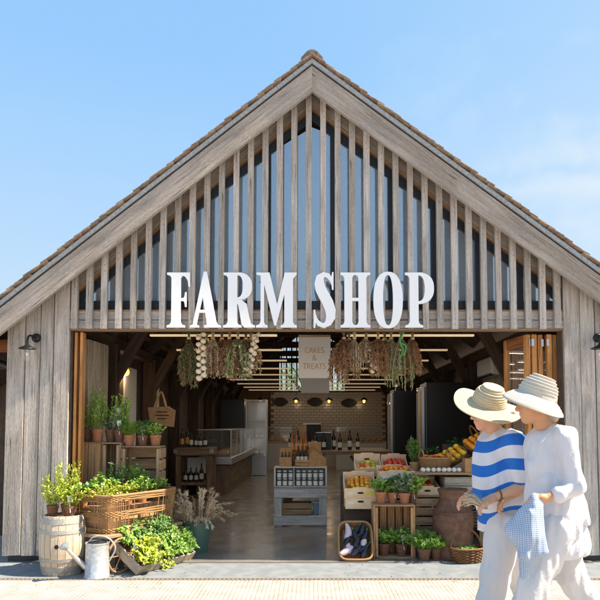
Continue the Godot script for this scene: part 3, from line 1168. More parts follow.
func build_lettering() -> void:
	var z := 0.056
	var k := (EYE.z - z - 0.02) / FOCAL
	var sign_node := thing("shop_lettering", "large white serif FARM SHOP letters fixed across the gable slats", "sign", Vector3(0, at(0, 327.5, z + 0.02).y, z))
	var defs := {}
	# every letter: x of its left edge, then solid strokes and cut-outs, in units of which a capital is 56 high
	defs["F"] = [165.0, [serif_stem(5, 14.5, 0, 56, 4.5, 4.5, true, true), [[4, 53.2], [23, 53.2], [23.3, 56], [4, 56]], [[14, 53.5], [18.5, 52], [21.4, 48], [22.2, 41.5], [23.6, 41.5], [23.6, 56], [14, 56]], [[13, 27], [17, 27], [18.2, 25.5], [18.8, 21], [20.2, 21], [20.2, 36], [18.8, 36], [18.2, 31.5], [17, 30], [13, 30]]], []]
	defs["A"] = [188.5, [[[4.8, 0], [6.6, 0], [15.2, 41], [14.5, 56], [13.8, 56], [3.6, 5]], [[14.0, 57], [17.2, 57], [27.5, 4], [27.5, 0], [18.5, 0], [17.5, 4], [11.8, 40]], [[7, 15], [20, 15], [20, 18], [7, 18]], [[0.5, 0], [9.8, 0], [9.8, 2], [7.2, 3], [5, 5], [3, 3], [0.5, 2]], [[14.8, 0], [31.8, 0], [31.8, 2], [29, 3], [27, 6], [18, 6], [17.3, 3], [14.8, 2]]], []]
	defs["R"] = [222.0, [serif_stem(5, 14.5, 0, 56, 4.5, 4.5, true, true), oval(14, 42, 15.5, 14, -PI / 2, PI / 2), [[14, 28], [19, 28], [24, 24], [26.5, 12], [28.5, 4], [32.5, 2], [32.5, 0], [22, 0], [19, 3], [17.2, 14], [15.5, 23], [13, 25.5]]], [oval(14.5, 42, 5.6, 11.4, -PI / 2, PI / 2)]]
	defs["M"] = [255.5, [serif_stem(4.6, 8.2, 0, 56, 4.4, 3.6, false, true), [[0.4, 56], [13.5, 56], [22.5, 19], [20.5, 2], [18.4, 2], [6.6, 50], [4.4, 53], [0.4, 54]], [[29, 56], [41, 56], [41, 54], [37, 53], [33, 51], [20.3, 2], [18.4, 2], [20.2, 19]], serif_stem(28.6, 37.4, 0, 56, 3.8, 3.8, false, true), [[28.6, 50], [37.4, 50], [41, 54], [41, 56], [28.6, 56]]], []]
	var s_line := [[20.2, 42.0, 0.7], [18.5, 48.5, 1.6], [15.4, 53.0, 2.4], [11.2, 54.0, 2.6], [7.4, 51.0, 4.0], [6.6, 45.0, 4.9], [8.0, 39.0, 5.3], [11.6, 32.0, 5.5], [15.4, 25.0, 5.5], [18.0, 17.0, 5.2], [18.0, 10.0, 4.6], [15.5, 4.6, 3.4], [11.2, 2.0, 2.4], [6.5, 3.6, 2.4], [3.2, 8.0, 1.7], [1.9, 14.5, 0.7]]
	var lf := PackedVector2Array()
	var rt := PackedVector2Array()
	for i in s_line.size():
		var a: Array = s_line[maxi(i - 1, 0)]
		var c: Array = s_line[mini(i + 1, s_line.size() - 1)]
		var t := Vector2(c[0] - a[0], c[1] - a[1]).normalized()
		var q := Vector2(s_line[i][0], s_line[i][1])
		var w: float = s_line[i][2]
		lf.append(q + Vector2(-t.y, t.x) * w)
		rt.append(q - Vector2(-t.y, t.x) * w)
	rt.reverse()
	lf.append_array(rt)
	defs["S"] = [312.8, [lf, [[19.4, 38.5], [21.0, 38.5], [21.0, 56.5], [19.6, 56.5], [18.2, 50]], [[0.8, 18.0], [2.4, 18.0], [3.6, 7], [2.2, -0.5], [0.8, -0.5]]], []]
	defs["H"] = [340.5, [serif_stem(4.2, 12.2, 0, 56, 4, 3.4, true, true), serif_stem(18.4, 26.4, 0, 56, 3.4, 4, true, true), [[11, 27], [20, 27], [20, 30.2], [11, 30.2]]], []]
	defs["O"] = [374.0, [oval(14.8, 28, 14.8, 28.8)], [oval(14.8, 28, 5.0, 25.6)]]
	defs["P"] = [405.5, [serif_stem(5, 14, 0, 56, 4.5, 4.5, true, true), oval(13.5, 40, 16.2, 16, -PI / 2, PI / 2)], [oval(14, 40, 6.4, 13.2, -PI / 2, PI / 2)]]
	for ch in ["F", "A", "R", "M", "S", "H", "O", "P"]:
		var d: Array = defs[ch]
		var c := CSGCombiner3D.new()
		c.name = "letter"
		sign_node.add_child(c, true)
		c.position = Vector3((d[0] - 312.0) * k, 0, 0)
		c.scale = Vector3(k, k, 1)
		for poly in d[1]:
			var q := PackedVector2Array()
			for e in poly:
				q.append(e if e is Vector2 else Vector2(e[0], e[1]))
			poly_csg(c, q, 0.024)
		for poly in d[2]:
			poly_csg(c, poly, 0.024, true)
		c.material_override = M.white_paint

func wall_lamp(x: float, label: String) -> void:
	var p: Vector3 = at(x, 338, 0)
	var t := thing("wall_lamp", label, "lamp", Vector3(p.x, p.y, 0), 0, "outdoor swan neck wall lamps")
	var m := MB.new()
	m.xf = Transform3D(Basis(Vector3.RIGHT, PI / 2), Vector3.ZERO)
	m.lathe([Vector2(0, 0.032), Vector2(0.03, 0.03), Vector2(0.044, 0.02), Vector2(0.047, 0.0)], 20)
	var b := obj("backplate", m, M.black_metal, t)
	var a := MB.new()
	a.tube(curve([Vector3(0, 0, 0.02), Vector3(-0.012, 0.012, 0.07), Vector3(-0.03, 0.006, 0.11), Vector3(-0.037, -0.03, 0.125), Vector3(-0.037, -0.085, 0.125)]), 0.011, 8)
	obj("arm", a, M.black_metal, t)
	var sh := MB.new()
	sh.xf = Transform3D(Basis(), Vector3(-0.037, -0.125, 0.125))
	sh.lathe([Vector2(0.012, 0.045), Vector2(0.03, 0.03), Vector2(0.084, 0.004), Vector2(0.088, -0.004), Vector2(0.082, -0.004), Vector2(0.028, 0.022), Vector2(0.0, 0.03)].map(func(q): return q) , 24)
	obj("shade", sh, M.black_metal, t)
	var j := MB.new()
	j.xf = Transform3D(Basis(), Vector3(-0.037, -0.125, 0.125))
	j.lathe([Vector2(0.0, -0.135), Vector2(0.02, -0.13), Vector2(0.031, -0.112), Vector2(0.033, 0.0)], 18)
	obj("glass_jar", j, M.clear_glass, t)
	var bl := MB.new()
	bl.ball(Vector3(-0.037, -0.18, 0.125), Vector3(0.016, 0.026, 0.016), 10, 8)
	obj("bulb", bl, M.egg_white, t)

# ---------------------------------------------------------------- plants
func leaf(m: MB, base: Vector3, dir: Vector3, len: float, wid: float, k: Color) -> void:
	dir = dir.normalized()
	var side := dir.cross(Vector3.UP)
	if side.length() < 0.05:
		side = Vector3(1, 0, 0.3)
	side = side.normalized().rotated(dir, R.randf_range(-0.7, 0.7))
	var nn := side.cross(dir).normalized()
	var tip := base + dir * len - nn * len * 0.18
	var mid := base + dir * len * 0.5
	m.col = k
	var a := m.p(base, nn, Vector2())
	var b := m.p(mid + side * wid * 0.5 + nn * wid * 0.2, (nn - side * 0.4).normalized(), Vector2())
	var c := m.p(tip, nn, Vector2())
	var d := m.p(mid - side * wid * 0.5 + nn * wid * 0.2, (nn + side * 0.4).normalized(), Vector2())
	m.ix.append_array([a, c, b, a, d, c])

func vary(k: Color, amt := 0.3) -> Color:
	var f := 1.0 + R.randf_range(-amt, amt)
	var y := R.randf_range(-0.12, 0.12)
	return Color(clampf(k.r * f * (1.0 + y), 0, 1), clampf(k.g * f, 0, 1), clampf(k.b * f * (1.0 - y), 0, 1))

# KIND: bush (oval leaves), fine (needles), lush (broad leaves), tall (upright spires), trail (spilling)
func foliage(kind: String, h: float, r: float, k: Color, dense := 1.0) -> MB:
	var m := MB.new()
	m.tint(k)
	var stems := int({"bush": 16, "fine": 22, "lush": 14, "tall": 11, "trail": 15}[kind] * dense)
	for s in stems:
		var az := R.randf() * TAU
		var out := sqrt(R.randf()) * r
		var hh := h * R.randf_range(0.55, 1.0) * (1.0 - 0.35 * (out / r) if kind != "trail" else 0.8)
		var top := Vector3(cos(az) * out, hh, sin(az) * out)
		if kind == "tall":
			top = Vector3(cos(az) * out * 0.7, h * R.randf_range(0.45, 1.0), sin(az) * out * 0.7)
		if kind == "trail" and s % 2 == 0:
			top = Vector3(cos(az) * r * 1.25, h * R.randf_range(-0.3, 0.4), sin(az) * r * 1.25)
		var root := Vector3(cos(az) * out * 0.2, 0, sin(az) * out * 0.2)
		var mid := root.lerp(top, 0.5) + Vector3(cos(az + 1.0), 0.6, sin(az + 1.0)) * h * R.randf_range(0.02, 0.14)
		var line := curve([root, mid, top], 4)
		m.col = vary(k.darkened(0.25), 0.15)
		m.tube(line, [0.0024, 0.0022, 0.002, 0.002, 0.0018, 0.0016, 0.0014, 0.0012, 0.001], 3, false, false)
		var nl := int({"bush": 15, "fine": 34, "lush": 9, "tall": 26, "trail": 13}[kind])
		for i in nl:
			var t := lerpf(0.22, 1.0, (i + R.randf()) / nl)
			var f := t * (line.size() - 1)
			var j := mini(int(f), line.size() - 2)
			var q: Vector3 = line[j].lerp(line[j + 1], f - j)
			var dir := Vector3(R.randf_range(-1, 1), R.randf_range(-0.25, 0.75), R.randf_range(-1, 1)).normalized()
			var ax: Vector3 = (line[j + 1] - line[j]).normalized()
			var kk := vary(k, 0.28)
			if R.randf() < 0.15:
				kk = kk.lightened(0.12)
			match kind:
				"bush", "trail":
					leaf(m, q, dir + ax * 0.3, R.randf_range(0.014, 0.046), R.randf_range(0.010, 0.030), kk)
				"lush":
					for e in 3:
						leaf(m, q, dir + Vector3(R.randf_range(-0.6, 0.6), 0.2, R.randf_range(-0.6, 0.6)), R.randf_range(0.018, 0.062), R.randf_range(0.014, 0.044), vary(kk, 0.18))
				"fine":
					leaf(m, q, dir + ax * 0.5, R.randf_range(0.02, 0.04), 0.0055, kk)
					leaf(m, q, -dir + ax * 0.9, R.randf_range(0.015, 0.03), 0.0055, kk)
				"tall":
					leaf(m, q, dir + ax * 0.8, R.randf_range(0.025, 0.045), R.randf_range(0.008, 0.014), kk)
	return m

func pot_mesh(r: float, h: float) -> MB:
	var m := MB.new()
	m.lathe([Vector2(0.0, 0.0), Vector2(r * 0.70, 0.0), Vector2(r * 0.93, h * 0.74), Vector2(r * 1.0, h * 0.75), Vector2(r * 1.04, h), Vector2(r * 0.93, h), Vector2(r * 0.88, h * 0.86)], 18, 0, TAU, 0.008, R.randf() * 6.0)
	return m

var green := {"lime": Color(0.46, 0.54, 0.05), "bright": Color(0.24, 0.42, 0.06), "mid": Color(0.14, 0.28, 0.06), "dark": Color(0.06, 0.15, 0.04), "grey": Color(0.22, 0.29, 0.16), "fresh": Color(0.31, 0.48, 0.08)}

func potted(called: String, where: Vector3, kind: String, r: float, h: float, spread: float, k: String, pm: String, label: String, group: String, card := false, tilt := Basis(), ph := 0.12, dense := 1.0) -> Node3D:
	var t := thing(called, label, "potted plant", where, 0, group)
	h *= 1.15
	spread *= 1.22
	dense *= 1.25
	t.basis = tilt * Basis(Vector3.UP, R.randf() * TAU)
	obj("pot", pot_mesh(r, ph), M[pm], t)
	var s := MB.new()
	s.lathe([Vector2(r * 0.9, ph * 0.86), Vector2(r * 0.4, ph * 0.90), Vector2(0.001, ph * 0.91)], 12)
	obj("soil", s, M.soil, t)
	var f := obj("foliage", foliage(kind, h, spread, green[k], dense), M.foliage, t)
	f.position.y = ph * 0.86
	if card:
		var c := part_box("plant_label", M.white_card, t, Vector3.ZERO, Vector3(0.045, 0.06, 0.002), 0.0)
		c.transform = Transform3D(t.basis.inverse()) * Transform3D(Basis.from_euler(Vector3(-0.25, 0.2, 0.15)), Vector3(r * 0.2, ph + 0.07, r * 0.9))
		var st := part_box("plant_stake", M.white_card, t, Vector3.ZERO, Vector3(0.006, 0.12, 0.002), 0.0)
		st.transform = Transform3D(t.basis.inverse()) * Transform3D(Basis.from_euler(Vector3(-0.25, 0.2, 0.15)), Vector3(r * 0.17, ph + 0.0, r * 0.88))
	return t

# ---------------------------------------------------------------- crates, cartons and baskets
# a slatted box; OPEN is the side without slats: top, front or back
func slat_crate(where: Vector3, w: float, h: float, d: float, open: String, mt: String, label: String, turn := 0.0, upright := true, group := "", n_front := 4) -> Node3D:
	var t := thing("wooden_crate", label, "crate", where, turn, group)
	var th := 0.012
	var mm: Material = M[mt]
	for sx in [-1, 1]:
		for sz in [-1, 1]:
			part_box("corner_post", mm, t, Vector3(sx * (w / 2 - 0.03), h / 2, sz * (d / 2 - 0.03)), Vector3(0.03, h - 0.03, 0.03), 0.004)
	var run := func(called: String, n: int, span: float, f: Callable) -> void:
		var each := span / n
		for i in n:
			f.call(-span / 2 + (i + 0.5) * each, each * 0.86, called)
	for z in [["front", 1], ["back", -1]]:
		if open == z[0]:
			continue
		if upright:
			run.call("slat", n_front, w, func(p, e, c): part_box(c, mm, t, Vector3(p, h / 2, z[1] * (d / 2 - th / 2)), Vector3(e, h, th), 0.003))
		else:
			run.call("slat", maxi(2, int(h / 0.1)), h, func(p, e, c): part_box(c, mm, t, Vector3(0, h / 2 + p, z[1] * (d / 2 - th / 2)), Vector3(w, e, th), 0.003))
	for x in [-1, 1]:
		if upright:
			run.call("slat", maxi(2, int(d / 0.1)), d - 2 * th - 0.004, func(p, e, c): part_box(c, mm, t, Vector3(x * (w / 2 - th / 2), h / 2, p), Vector3(th, h - 0.002, e), 0.003))
		else:
			run.call("slat", maxi(2, int(h / 0.1)), h, func(p, e, c): part_box(c, mm, t, Vector3(x * (w / 2 - th / 2), h / 2 + p, 0), Vector3(th, e, d - 2 * th - 0.004), 0.003))
	run.call("bottom_slat", maxi(2, int(d / 0.1)), d - 2 * th - 0.006, func(p, e, c): part_box(c, mm, t, Vector3(0, th / 2, p), Vector3(w - 2 * th - 0.004, th, e), 0.003))
	if open != "top":
		run.call("top_slat", maxi(2, int(d / 0.1)), d - 0.004, func(p, e, c): part_box(c, mm, t, Vector3(0, h + th / 2, p), Vector3(w, th, e), 0.003))
	return t

# an open cardboard fruit tray, its floor at the origin, tipped forward by TIP
func carton(where: Vector3, w: float, h: float, d: float, tip: float, label: String, turn := 0.0, yellow := false, back_h := 0.0) -> Node3D:
	var t := thing("cardboard_tray", label, "cardboard tray", where, 0, "cardboard fruit trays of the right hand display")
	t.basis = Basis(Vector3.UP, turn) * Basis(Vector3.RIGHT, tip)
	var th := 0.008
	if back_h == 0.0:
		back_h = h * 1.25
	part_box("bottom", M.cardboard, t, Vector3(0, th / 2, 0), Vector3(w - 0.02, th, d - 0.02), 0.0)
	part_box("side_panel", M.cardboard, t, Vector3(-w / 2 + th / 2, h * 0.46, 0), Vector3(th, h * 0.92, d - 2 * th), 0.001)
	part_box("side_panel", M.cardboard, t, Vector3(w / 2 - th / 2, h * 0.46, 0), Vector3(th, h * 0.92, d - 2 * th), 0.001)
	for e in [[1, h], [-1, back_h]]:
		var m := MB.new()
		var hh: float = e[1]
		m.extrude(PackedVector2Array([Vector2(-w / 2, 0), Vector2(w / 2, 0), Vector2(w / 2, hh), Vector2(w * 0.28, hh), Vector2(w * 0.2, hh + 0.014), Vector2(-w * 0.2, hh + 0.014), Vector2(-w * 0.28, hh), Vector2(-w / 2, hh)]), -th / 2, th / 2)
		var o := obj("end_panel", m, M.cardboard, t)
		o.position.z = e[0] * (d / 2 - th / 2)
		var hole := MB.new()
		hole.extrude(oval(0, hh * 0.55, 0.035, 0.011), 0, 0.003)
		var ho := obj("hand_hole", hole, M.hole, o)
		ho.position.z = th / 2 - 0.001
		# printed white fan mark
		var fan := MB.new()
		for q in 4:
			var a := PI * (q + 0.12) / 4.0
			var b := PI * (q + 0.88) / 4.0
			fan.extrude(PackedVector2Array([Vector2(cos(a) * 0.012, sin(a) * 0.012), Vector2(cos(a) * 0.036, sin(a) * 0.036), Vector2(cos((a + b) / 2) * 0.039, sin((a + b) / 2) * 0.039), Vector2(cos(b) * 0.036, sin(b) * 0.036), Vector2(cos(b) * 0.012, sin(b) * 0.012)]), 0, 0.002)
		var fo := obj("printed_mark", fan, M.white_card, o)
		fo.position = Vector3(-w * 0.32, hh * 0.36, th / 2 - 0.001)
		if yellow and e[0] == 1:
			part_box("price_label", M.yellow_print, o, Vector3(w * 0.28, hh * 0.55, th / 2 + 0.001), Vector3(0.1, 0.035, 0.002), 0.0)
	return t

var fruit_meshes := {}
func fruit_mesh(kind: String) -> ArrayMesh:
	if not fruit_meshes.has(kind):
		var m := MB.new()
		match kind:
			"tomato":
				m.lathe([Vector2(0, -0.82), Vector2(0.45, -0.74), Vector2(0.82, -0.45), Vector2(1, 0), Vector2(0.88, 0.45), Vector2(0.55, 0.74), Vector2(0.25, 0.78), Vector2(0, 0.68)], 14, 0, TAU, 0.02)
			"orange":
				m.ball(Vector3.ZERO, Vector3(1, 0.95, 1), 14, 9)
			"egg":
				m.lathe([Vector2(0, -1.0), Vector2(0.5, -0.88), Vector2(0.85, -0.5), Vector2(1, 0), Vector2(0.93, 0.45), Vector2(0.7, 0.9), Vector2(0.38, 1.2), Vector2(0, 1.32)], 14)
			"chilli":
				m.tube(curve([Vector3(-1, 0, 0), Vector3(-0.5, 0.12, 0.05), Vector3(0.2, 0.1, 0.1), Vector3(1, -0.15, 0)], 4), [0.16, 0.22, 0.24, 0.25, 0.25, 0.25, 0.24, 0.22, 0.2, 0.17, 0.13, 0.09, 0.03], 7)
			"aubergine":
				m.tube(curve([Vector3(-1, 0, 0), Vector3(-0.4, 0.05, 0.06), Vector3(0.3, 0.03, 0.08), Vector3(0.85, 0, 0)], 5), [0.05, 0.2, 0.29, 0.34, 0.37, 0.385, 0.385, 0.37, 0.35, 0.32, 0.29, 0.25, 0.22, 0.19, 0.16, 0.10], 10)
			"calyx":
				m.tube([Vector3(0.78, 0.0, 0.005), Vector3(0.9, 0.0, 0), Vector3(1.12, 0.03, -0.02)], [0.2, 0.11, 0.045], 6)
		fruit_meshes[kind] = m.done()
	return fruit_meshes[kind]

const HUE := {"tomato_red": "red", "tomato_orange": "orange", "fruit_yellow": "yellow", "fruit_lime": "green", "fruit_orange": "deep orange", "berry_red": "crimson", "chilli_red": "red"}
func fruit(called: String, kind: String, mt: String, where: Vector3, s: float, label: String, group: String, category: String) -> MeshInstance3D:
	var o := obj(called, fruit_mesh(kind), M[mt])
	o.transform = Transform3D(Basis.from_euler(Vector3(R.randf_range(-0.5, 0.5), R.randf() * TAU, R.randf_range(-0.5, 0.5))).scaled(Vector3.ONE * s), where)
	tag(o, label, category, group)
	return o

# heaps fruit in a tray: rows over its floor, a second layer near the back
func fill(t: Node3D, w: float, d: float, y: float, r: float, called: String, kind: String, mats: Array, label: String, group: String, category: String, layers := 1) -> void:
	var nx := int((w - 0.02) / (r * 2.05))
	var nz := int((d - 0.02) / (r * 2.05))
	for l in layers:
		for i in nx - l:
			for k in nz - l:
				var q := Vector3((i - (nx - l - 1) / 2.0) * r * 2.05, y + 0.022 + r * 0.9 + l * r * 1.5, (k - (nz - l - 1) / 2.0) * r * 2.05)
				q += Vector3(R.randf_range(-1, 1), R.randf_range(-0.5, 0.6), R.randf_range(-1, 1)) * r * 0.22
				var mt: String = mats[R.randi() % mats.size()]
				fruit(called, kind, mt, t.transform * q, r * R.randf_range(0.88, 1.08), label % HUE[mt], group, category)

# woven basket: rings that wave in and out round upright stakes
func basket_weave(path: Callable, h: float, y0: float, rows: int, stakes: int, thick: float) -> MB:
	# path(angle, height 0..1) -> point on the wall
	var m := MB.new()
	var n := stakes * 2
	for r in rows:
		var f := (r + 0.5) / rows
		var pts := []
		for i in n:
			var a := TAU * i / n
			var q: Vector3 = path.call(a, f)
			var c := Vector3(q.x, 0, q.z).normalized()
			var w := thick * 0.75 * (1.0 if (i + r * 1) % 2 == 0 else -1.0)
			if i % 2 == 1:
				w = thick * 0.75 * (1.0 if ((i / 2) + r) % 2 == 0 else -1.0)
			else:
				w = 0.0
			pts.append(Vector3(q.x, y0 + f * h, q.z) + c * w)
		m.tube(pts, thick * 0.62, 4, true)
	return m

func round_basket(where: Vector3, rx: float, rz: float, h: float, flare: float, mt: String, handle: float, label: String, turn := 0.0, tip := Basis(), across := true, square := 0.75) -> Node3D:
	var t := thing("wicker_basket", label, "basket", where, 0, "wicker baskets of the right hand display")
	t.basis = tip * Basis(Vector3.UP, turn)
	var path := func(a: float, f: float) -> Vector3:
		var k := lerpf(1.0 / flare, 1.0, pow(f, 0.7))
		var c := cos(a)
		var s := sin(a)
		return Vector3(rx * k * signf(c) * pow(absf(c), square), 0, rz * k * signf(s) * pow(absf(s), square))
	var rows := int(h / 0.013)
	obj("weave", basket_weave(path, h, 0.0, rows, 26, 0.010), M[mt], t)
	var st := MB.new()
	for i in 52:
		var a := TAU * (i + 0.5) / 52
		var p0: Vector3 = path.call(a, 0.0)
		var p1: Vector3 = path.call(a, 1.0)
		st.tube([p0, p1 + Vector3(0, h, 0)], 0.004, 4)
	stuff(obj("stakes", st, M[mt], t))
	var rim := MB.new()
	var pts := []
	for i in 40:
		var a := TAU * i / 40
		pts.append(path.call(a, 1.0) + Vector3(0, h, 0))
	rim.tube(pts, 0.012, 6, true)
	obj("rim", rim, M[mt], t)
	var bt := MB.new()
	var poly := PackedVector2Array()
	for i in 24:
		var q: Vector3 = path.call(TAU * i / 24, 0.0)
		poly.append(Vector2(q.x, q.z))
	bt.xf = Transform3D(Basis(Vector3.RIGHT, PI / 2), Vector3(0, 0.006, 0))
	bt.extrude(poly, -0.005, 0.005)
	obj("base", bt, M[mt], t)
	if handle > 0.0:
		var hd := MB.new()
		var hp := []
		for i in 13:
			var a := PI * i / 12
			if across:
				hp.append(Vector3(cos(a) * rx * 0.98, h * 0.9 + sin(a) * handle, 0))
			else:
				hp.append(Vector3(0, h * 0.9 + sin(a) * handle, cos(a) * rz * 0.98))
		hd.tube(hp, 0.011, 6)
		obj("handle", hd, M[mt], t)
	return t

# ---------------------------------------------------------------- left of the doorway
func build_litter() -> void:
	var m := MB.new()
	m.tint(green.mid)
	for i in 150:
		var left := R.randf() < 0.7
		var q := Vector3(R.randf_range(-2.6, -1.0) if left else R.randf_range(0.3, 1.9), 0.004, R.randf_range(0.08, 1.1))
		leaf(m, q, Vector3(R.randf_range(-1, 1), 0.05, R.randf_range(-1, 1)), R.randf_range(0.010, 0.028), R.randf_range(0.005, 0.014), vary([Color(0.20, 0.24, 0.06), Color(0.34, 0.24, 0.11), Color(0.16, 0.11, 0.07)][i % 3], 0.3))
	var o := obj("fallen_leaves", m, M.dried)
	o.set_meta("label", "scattered fallen leaves and crumbs on the pavement before the display")
	o.set_meta("category", "leaves")
	stuff(o)

func build_left() -> void:
	# cart platform that carries the big hamper
	var u := Vector3(0.49, 0, -0.872)
	var turn := atan2(0.872, 0.49)
	var hc := Vector3(-1.925, 0.37, 0.013)
	var ct := thing("low_trolley", "low dark wooden trolley with a hoop wheel under the long hamper", "trolley", Vector3(hc.x, 0, hc.z), turn)
	for i in 5:
		part_box("plank", M.crate_old, ct, Vector3(0, 0.352, -0.26 + i * 0.13), Vector3(1.06, 0.03, 0.122), 0.004)
	for s in [[-0.44, -0.22], [0.44, -0.22], [0.44, 0.22], [-0.44, 0.22]]:
		part_box("leg", M.dark_timber, ct, Vector3(s[0], 0.168, s[1]), Vector3(0.06, 0.336, 0.06), 0.004)
	var wh := MB.new()
	var ring := []
	for i in 28:
		ring.append(Vector3(cos(TAU * i / 28) * 0.16, sin(TAU * i / 28) * 0.16, 0))
	wh.tube(ring, 0.012, 6, true)
	for i in 6:
		wh.tube([Vector3.ZERO, Vector3(cos(TAU * i / 6) * 0.155, sin(TAU * i / 6) * 0.155, 0)], 0.006, 5)
	var wo := obj("wheel", wh, M.iron_rust, ct)
	wo.position = Vector3(-0.36, 0.165, 0.33)
	# hamper with open stakes and three woven bands
	var hp := thing("wicker_hamper", "long open-stake wicker hamper full of herbs on the low trolley", "hamper", hc, turn)
	var lx := 0.5
	var lz := 0.31
	var path := func(a: float, f: float) -> Vector3:
		var c := cos(a)
		var s := sin(a)
		var k := lerpf(0.93, 1.0, f)
		return Vector3(lx * k * signf(c) * pow(absf(c), 0.32), 0, lz * k * signf(s) * pow(absf(s), 0.32))
	for q in [["top_band", 0.295, 0.055, 5], ["middle_band", 0.145, 0.06, 5], ["bottom_band", 0.0, 0.045, 4]]:
		var base: float = q[1]
		var pth := func(a: float, f: float) -> Vector3: return path.call(a, (base + f * q[2]) / 0.35)
		obj(q[0], basket_weave(pth, q[2], base, q[3], 44, 0.011), M.wicker, hp)
	var st := MB.new()
	for i in 88:
		var a := TAU * (i + 0.5) / 88
		st.tube([path.call(a, 0.0), path.call(a, 1.0) + Vector3(0, 0.35, 0)], 0.006, 4)
	stuff(obj("stakes", st, M.wicker, hp))
	var rim := MB.new()
	var pts := []
	for i in 60:
		pts.append(path.call(TAU * i / 60, 1.0) + Vector3(0, 0.355, 0))
	rim.tube(pts, 0.014, 6, true)
	obj("rim", rim, M.wicker, hp)
	part_box("base", M.wicker_dark, hp, Vector3(0, 0.012, 0), Vector3(0.88, 0.02, 0.52))
	for q in [[-0.23, 0.40], [0.22, 0.42]]:
		part_box("inner_box", M.crate_pine, hp, Vector3(q[0], 0.13, 0), Vector3(q[1], 0.21, 0.44), 0.006)
	var h_at := func(x: float, z: float) -> Vector3: return hp.transform * Vector3(x, 0.237, z)
	var hg := "herbs potted in the long hamper"
	# local x runs along the hamper from its near left end (-) to its far right end (+)
	potted("potted_herb", h_at.call(-0.40, -0.14), "lush", 0.05, 0.14, 0.10, "mid", "terracotta", "soft green herb at the near left end of the hamper by the crates", hg)
	potted("potted_herb", h_at.call(-0.36, 0.14), "trail", 0.055, 0.15, 0.13, "lime", "terracotta", "yellow-green herb spilling over the nearest corner of the hamper", hg, false, Basis(), 0.12, 1.5)
	potted("potted_herb", h_at.call(-0.22, -0.06), "lush", 0.05, 0.20, 0.12, "fresh", "terracotta", "broad-leaved light green herb with white card in the hamper", hg, true, Basis(), 0.12, 1.3)
	potted("potted_herb", h_at.call(-0.12, 0.17), "bush", 0.052, 0.12, 0.09, "lime", "terracotta", "small lime green herb in terracotta on the hamper's front edge", hg)
	potted("potted_herb", h_at.call(0.02, -0.10), "tall", 0.05, 0.26, 0.13, "dark", "brown_pot", "dark blue-green sage at the back of the hamper", hg, false, Basis(), 0.12, 1.4)
	potted("potted_herb", h_at.call(0.10, 0.15), "bush", 0.052, 0.17, 0.13, "bright", "terracotta", "round fresh green bush in the middle of the hamper's front edge", hg, false, Basis(), 0.12, 1.6)
	potted("potted_herb", h_at.call(0.22, -0.04), "bush", 0.052, 0.30, 0.12, "bright", "terracotta", "tall leafy mint standing highest at the back of the hamper", hg, false, Basis(), 0.12, 1.5)
	potted("potted_herb", h_at.call(0.30, 0.14), "bush", 0.05, 0.14, 0.12, "fresh", "brown_pot", "light green bush right of centre on the hamper's front edge", hg, false, Basis(), 0.12, 1.4)
	potted("potted_herb", h_at.call(0.42, 0.02), "trail", 0.05, 0.13, 0.12, "bright", "brown_pot", "trailing herb with white card at the far right end of the hamper", hg, true)
	# crates behind, standing on a plank laid over the hamper and a trestle
	var tr := thing("plank_trestle", "rough plank on two uprights behind the hamper, carrying the upper crates", "trestle", Vector3(-2.125, 0, -0.46))
	part_box("plank", M.crate_old, tr, Vector3(0, 0.757, 0), Vector3(0.92, 0.025, 0.30), 0.004)
	part_box("upright", M.crate_old, tr, Vector3(-0.40, 0.3725, -0.05), Vector3(0.06, 0.743, 0.1), 0.004)
	part_box("upright", M.crate_old, tr, Vector3(0.42, 0.3725, 0.0), Vector3(0.06, 0.743, 0.1), 0.004)
	slat_crate(Vector3(-2.420, 0.772, -0.44), 0.255, 0.43, 0.28, "back", "crate_pine", "upright pale crate, leftmost behind the hamper", 0.0, true, "upper crates on the left", 4)
	slat_crate(Vector3(-2.185, 0.772, -0.46), 0.205, 0.425, 0.28, "front", "crate_old", "narrow brown crate on end between the pale crate and the wide crate", 0.0, true, "upper crates on the left", 3)
	slat_crate(Vector3(-1.860, 0.772, -0.46), 0.43, 0.385, 0.28, "front", "crate_old", "wide open-fronted crate, rightmost behind the hamper", 0.0, false, "upper crates on the left")
	var tg := "herbs on the upper crates"
	potted("potted_herb", Vector3(-2.490, 1.215, -0.47), "tall", 0.062, 0.20, 0.10, "fresh", "brown_pot", "feathery herb in a dark pot, leftmost on the upper crates", tg, false, Basis(), 0.14)
	potted("potted_herb", Vector3(-2.357, 1.215, -0.40), "tall", 0.062, 0.42, 0.15, "fresh", "terracotta", "tall bright green herb in an orange terracotta pot on the upper crates", tg, false, Basis(), 0.14, 2.4)
	potted("potted_herb", Vector3(-2.240, 1.21, -0.50), "bush", 0.06, 0.22, 0.11, "grey", "brown_pot", "grey-green sage in a brown pot on the narrow crate", tg, false, Basis(), 0.14)
	potted("potted_herb", Vector3(-2.130, 1.21, -0.46), "tall", 0.062, 0.37, 0.14, "fresh", "brown_pot", "tall leafy herb with white card on the narrow crate", tg, true, Basis(), 0.14, 2.2)
	potted("potted_herb", Vector3(-2.010, 1.17, -0.42), "fine", 0.058, 0.18, 0.11, "bright", "terracotta", "chive-like fine green tuft at the left of the wide crate's top", tg, false, Basis(), 0.12, 1.5)
	potted("potted_herb", Vector3(-1.870, 1.17, -0.45), "fine", 0.058, 0.20, 0.11, "mid", "brown_pot", "dark fine-leaved thyme with white card on the wide crate's top", tg, true, Basis(), 0.12, 1.5)
	potted("potted_herb", Vector3(-1.730, 1.17, -0.46), "bush", 0.062, 0.16, 0.12, "fresh", "terracotta", "bushy light green herb, rightmost on the wide crate's top", tg, false, Basis(), 0.12, 1.3)
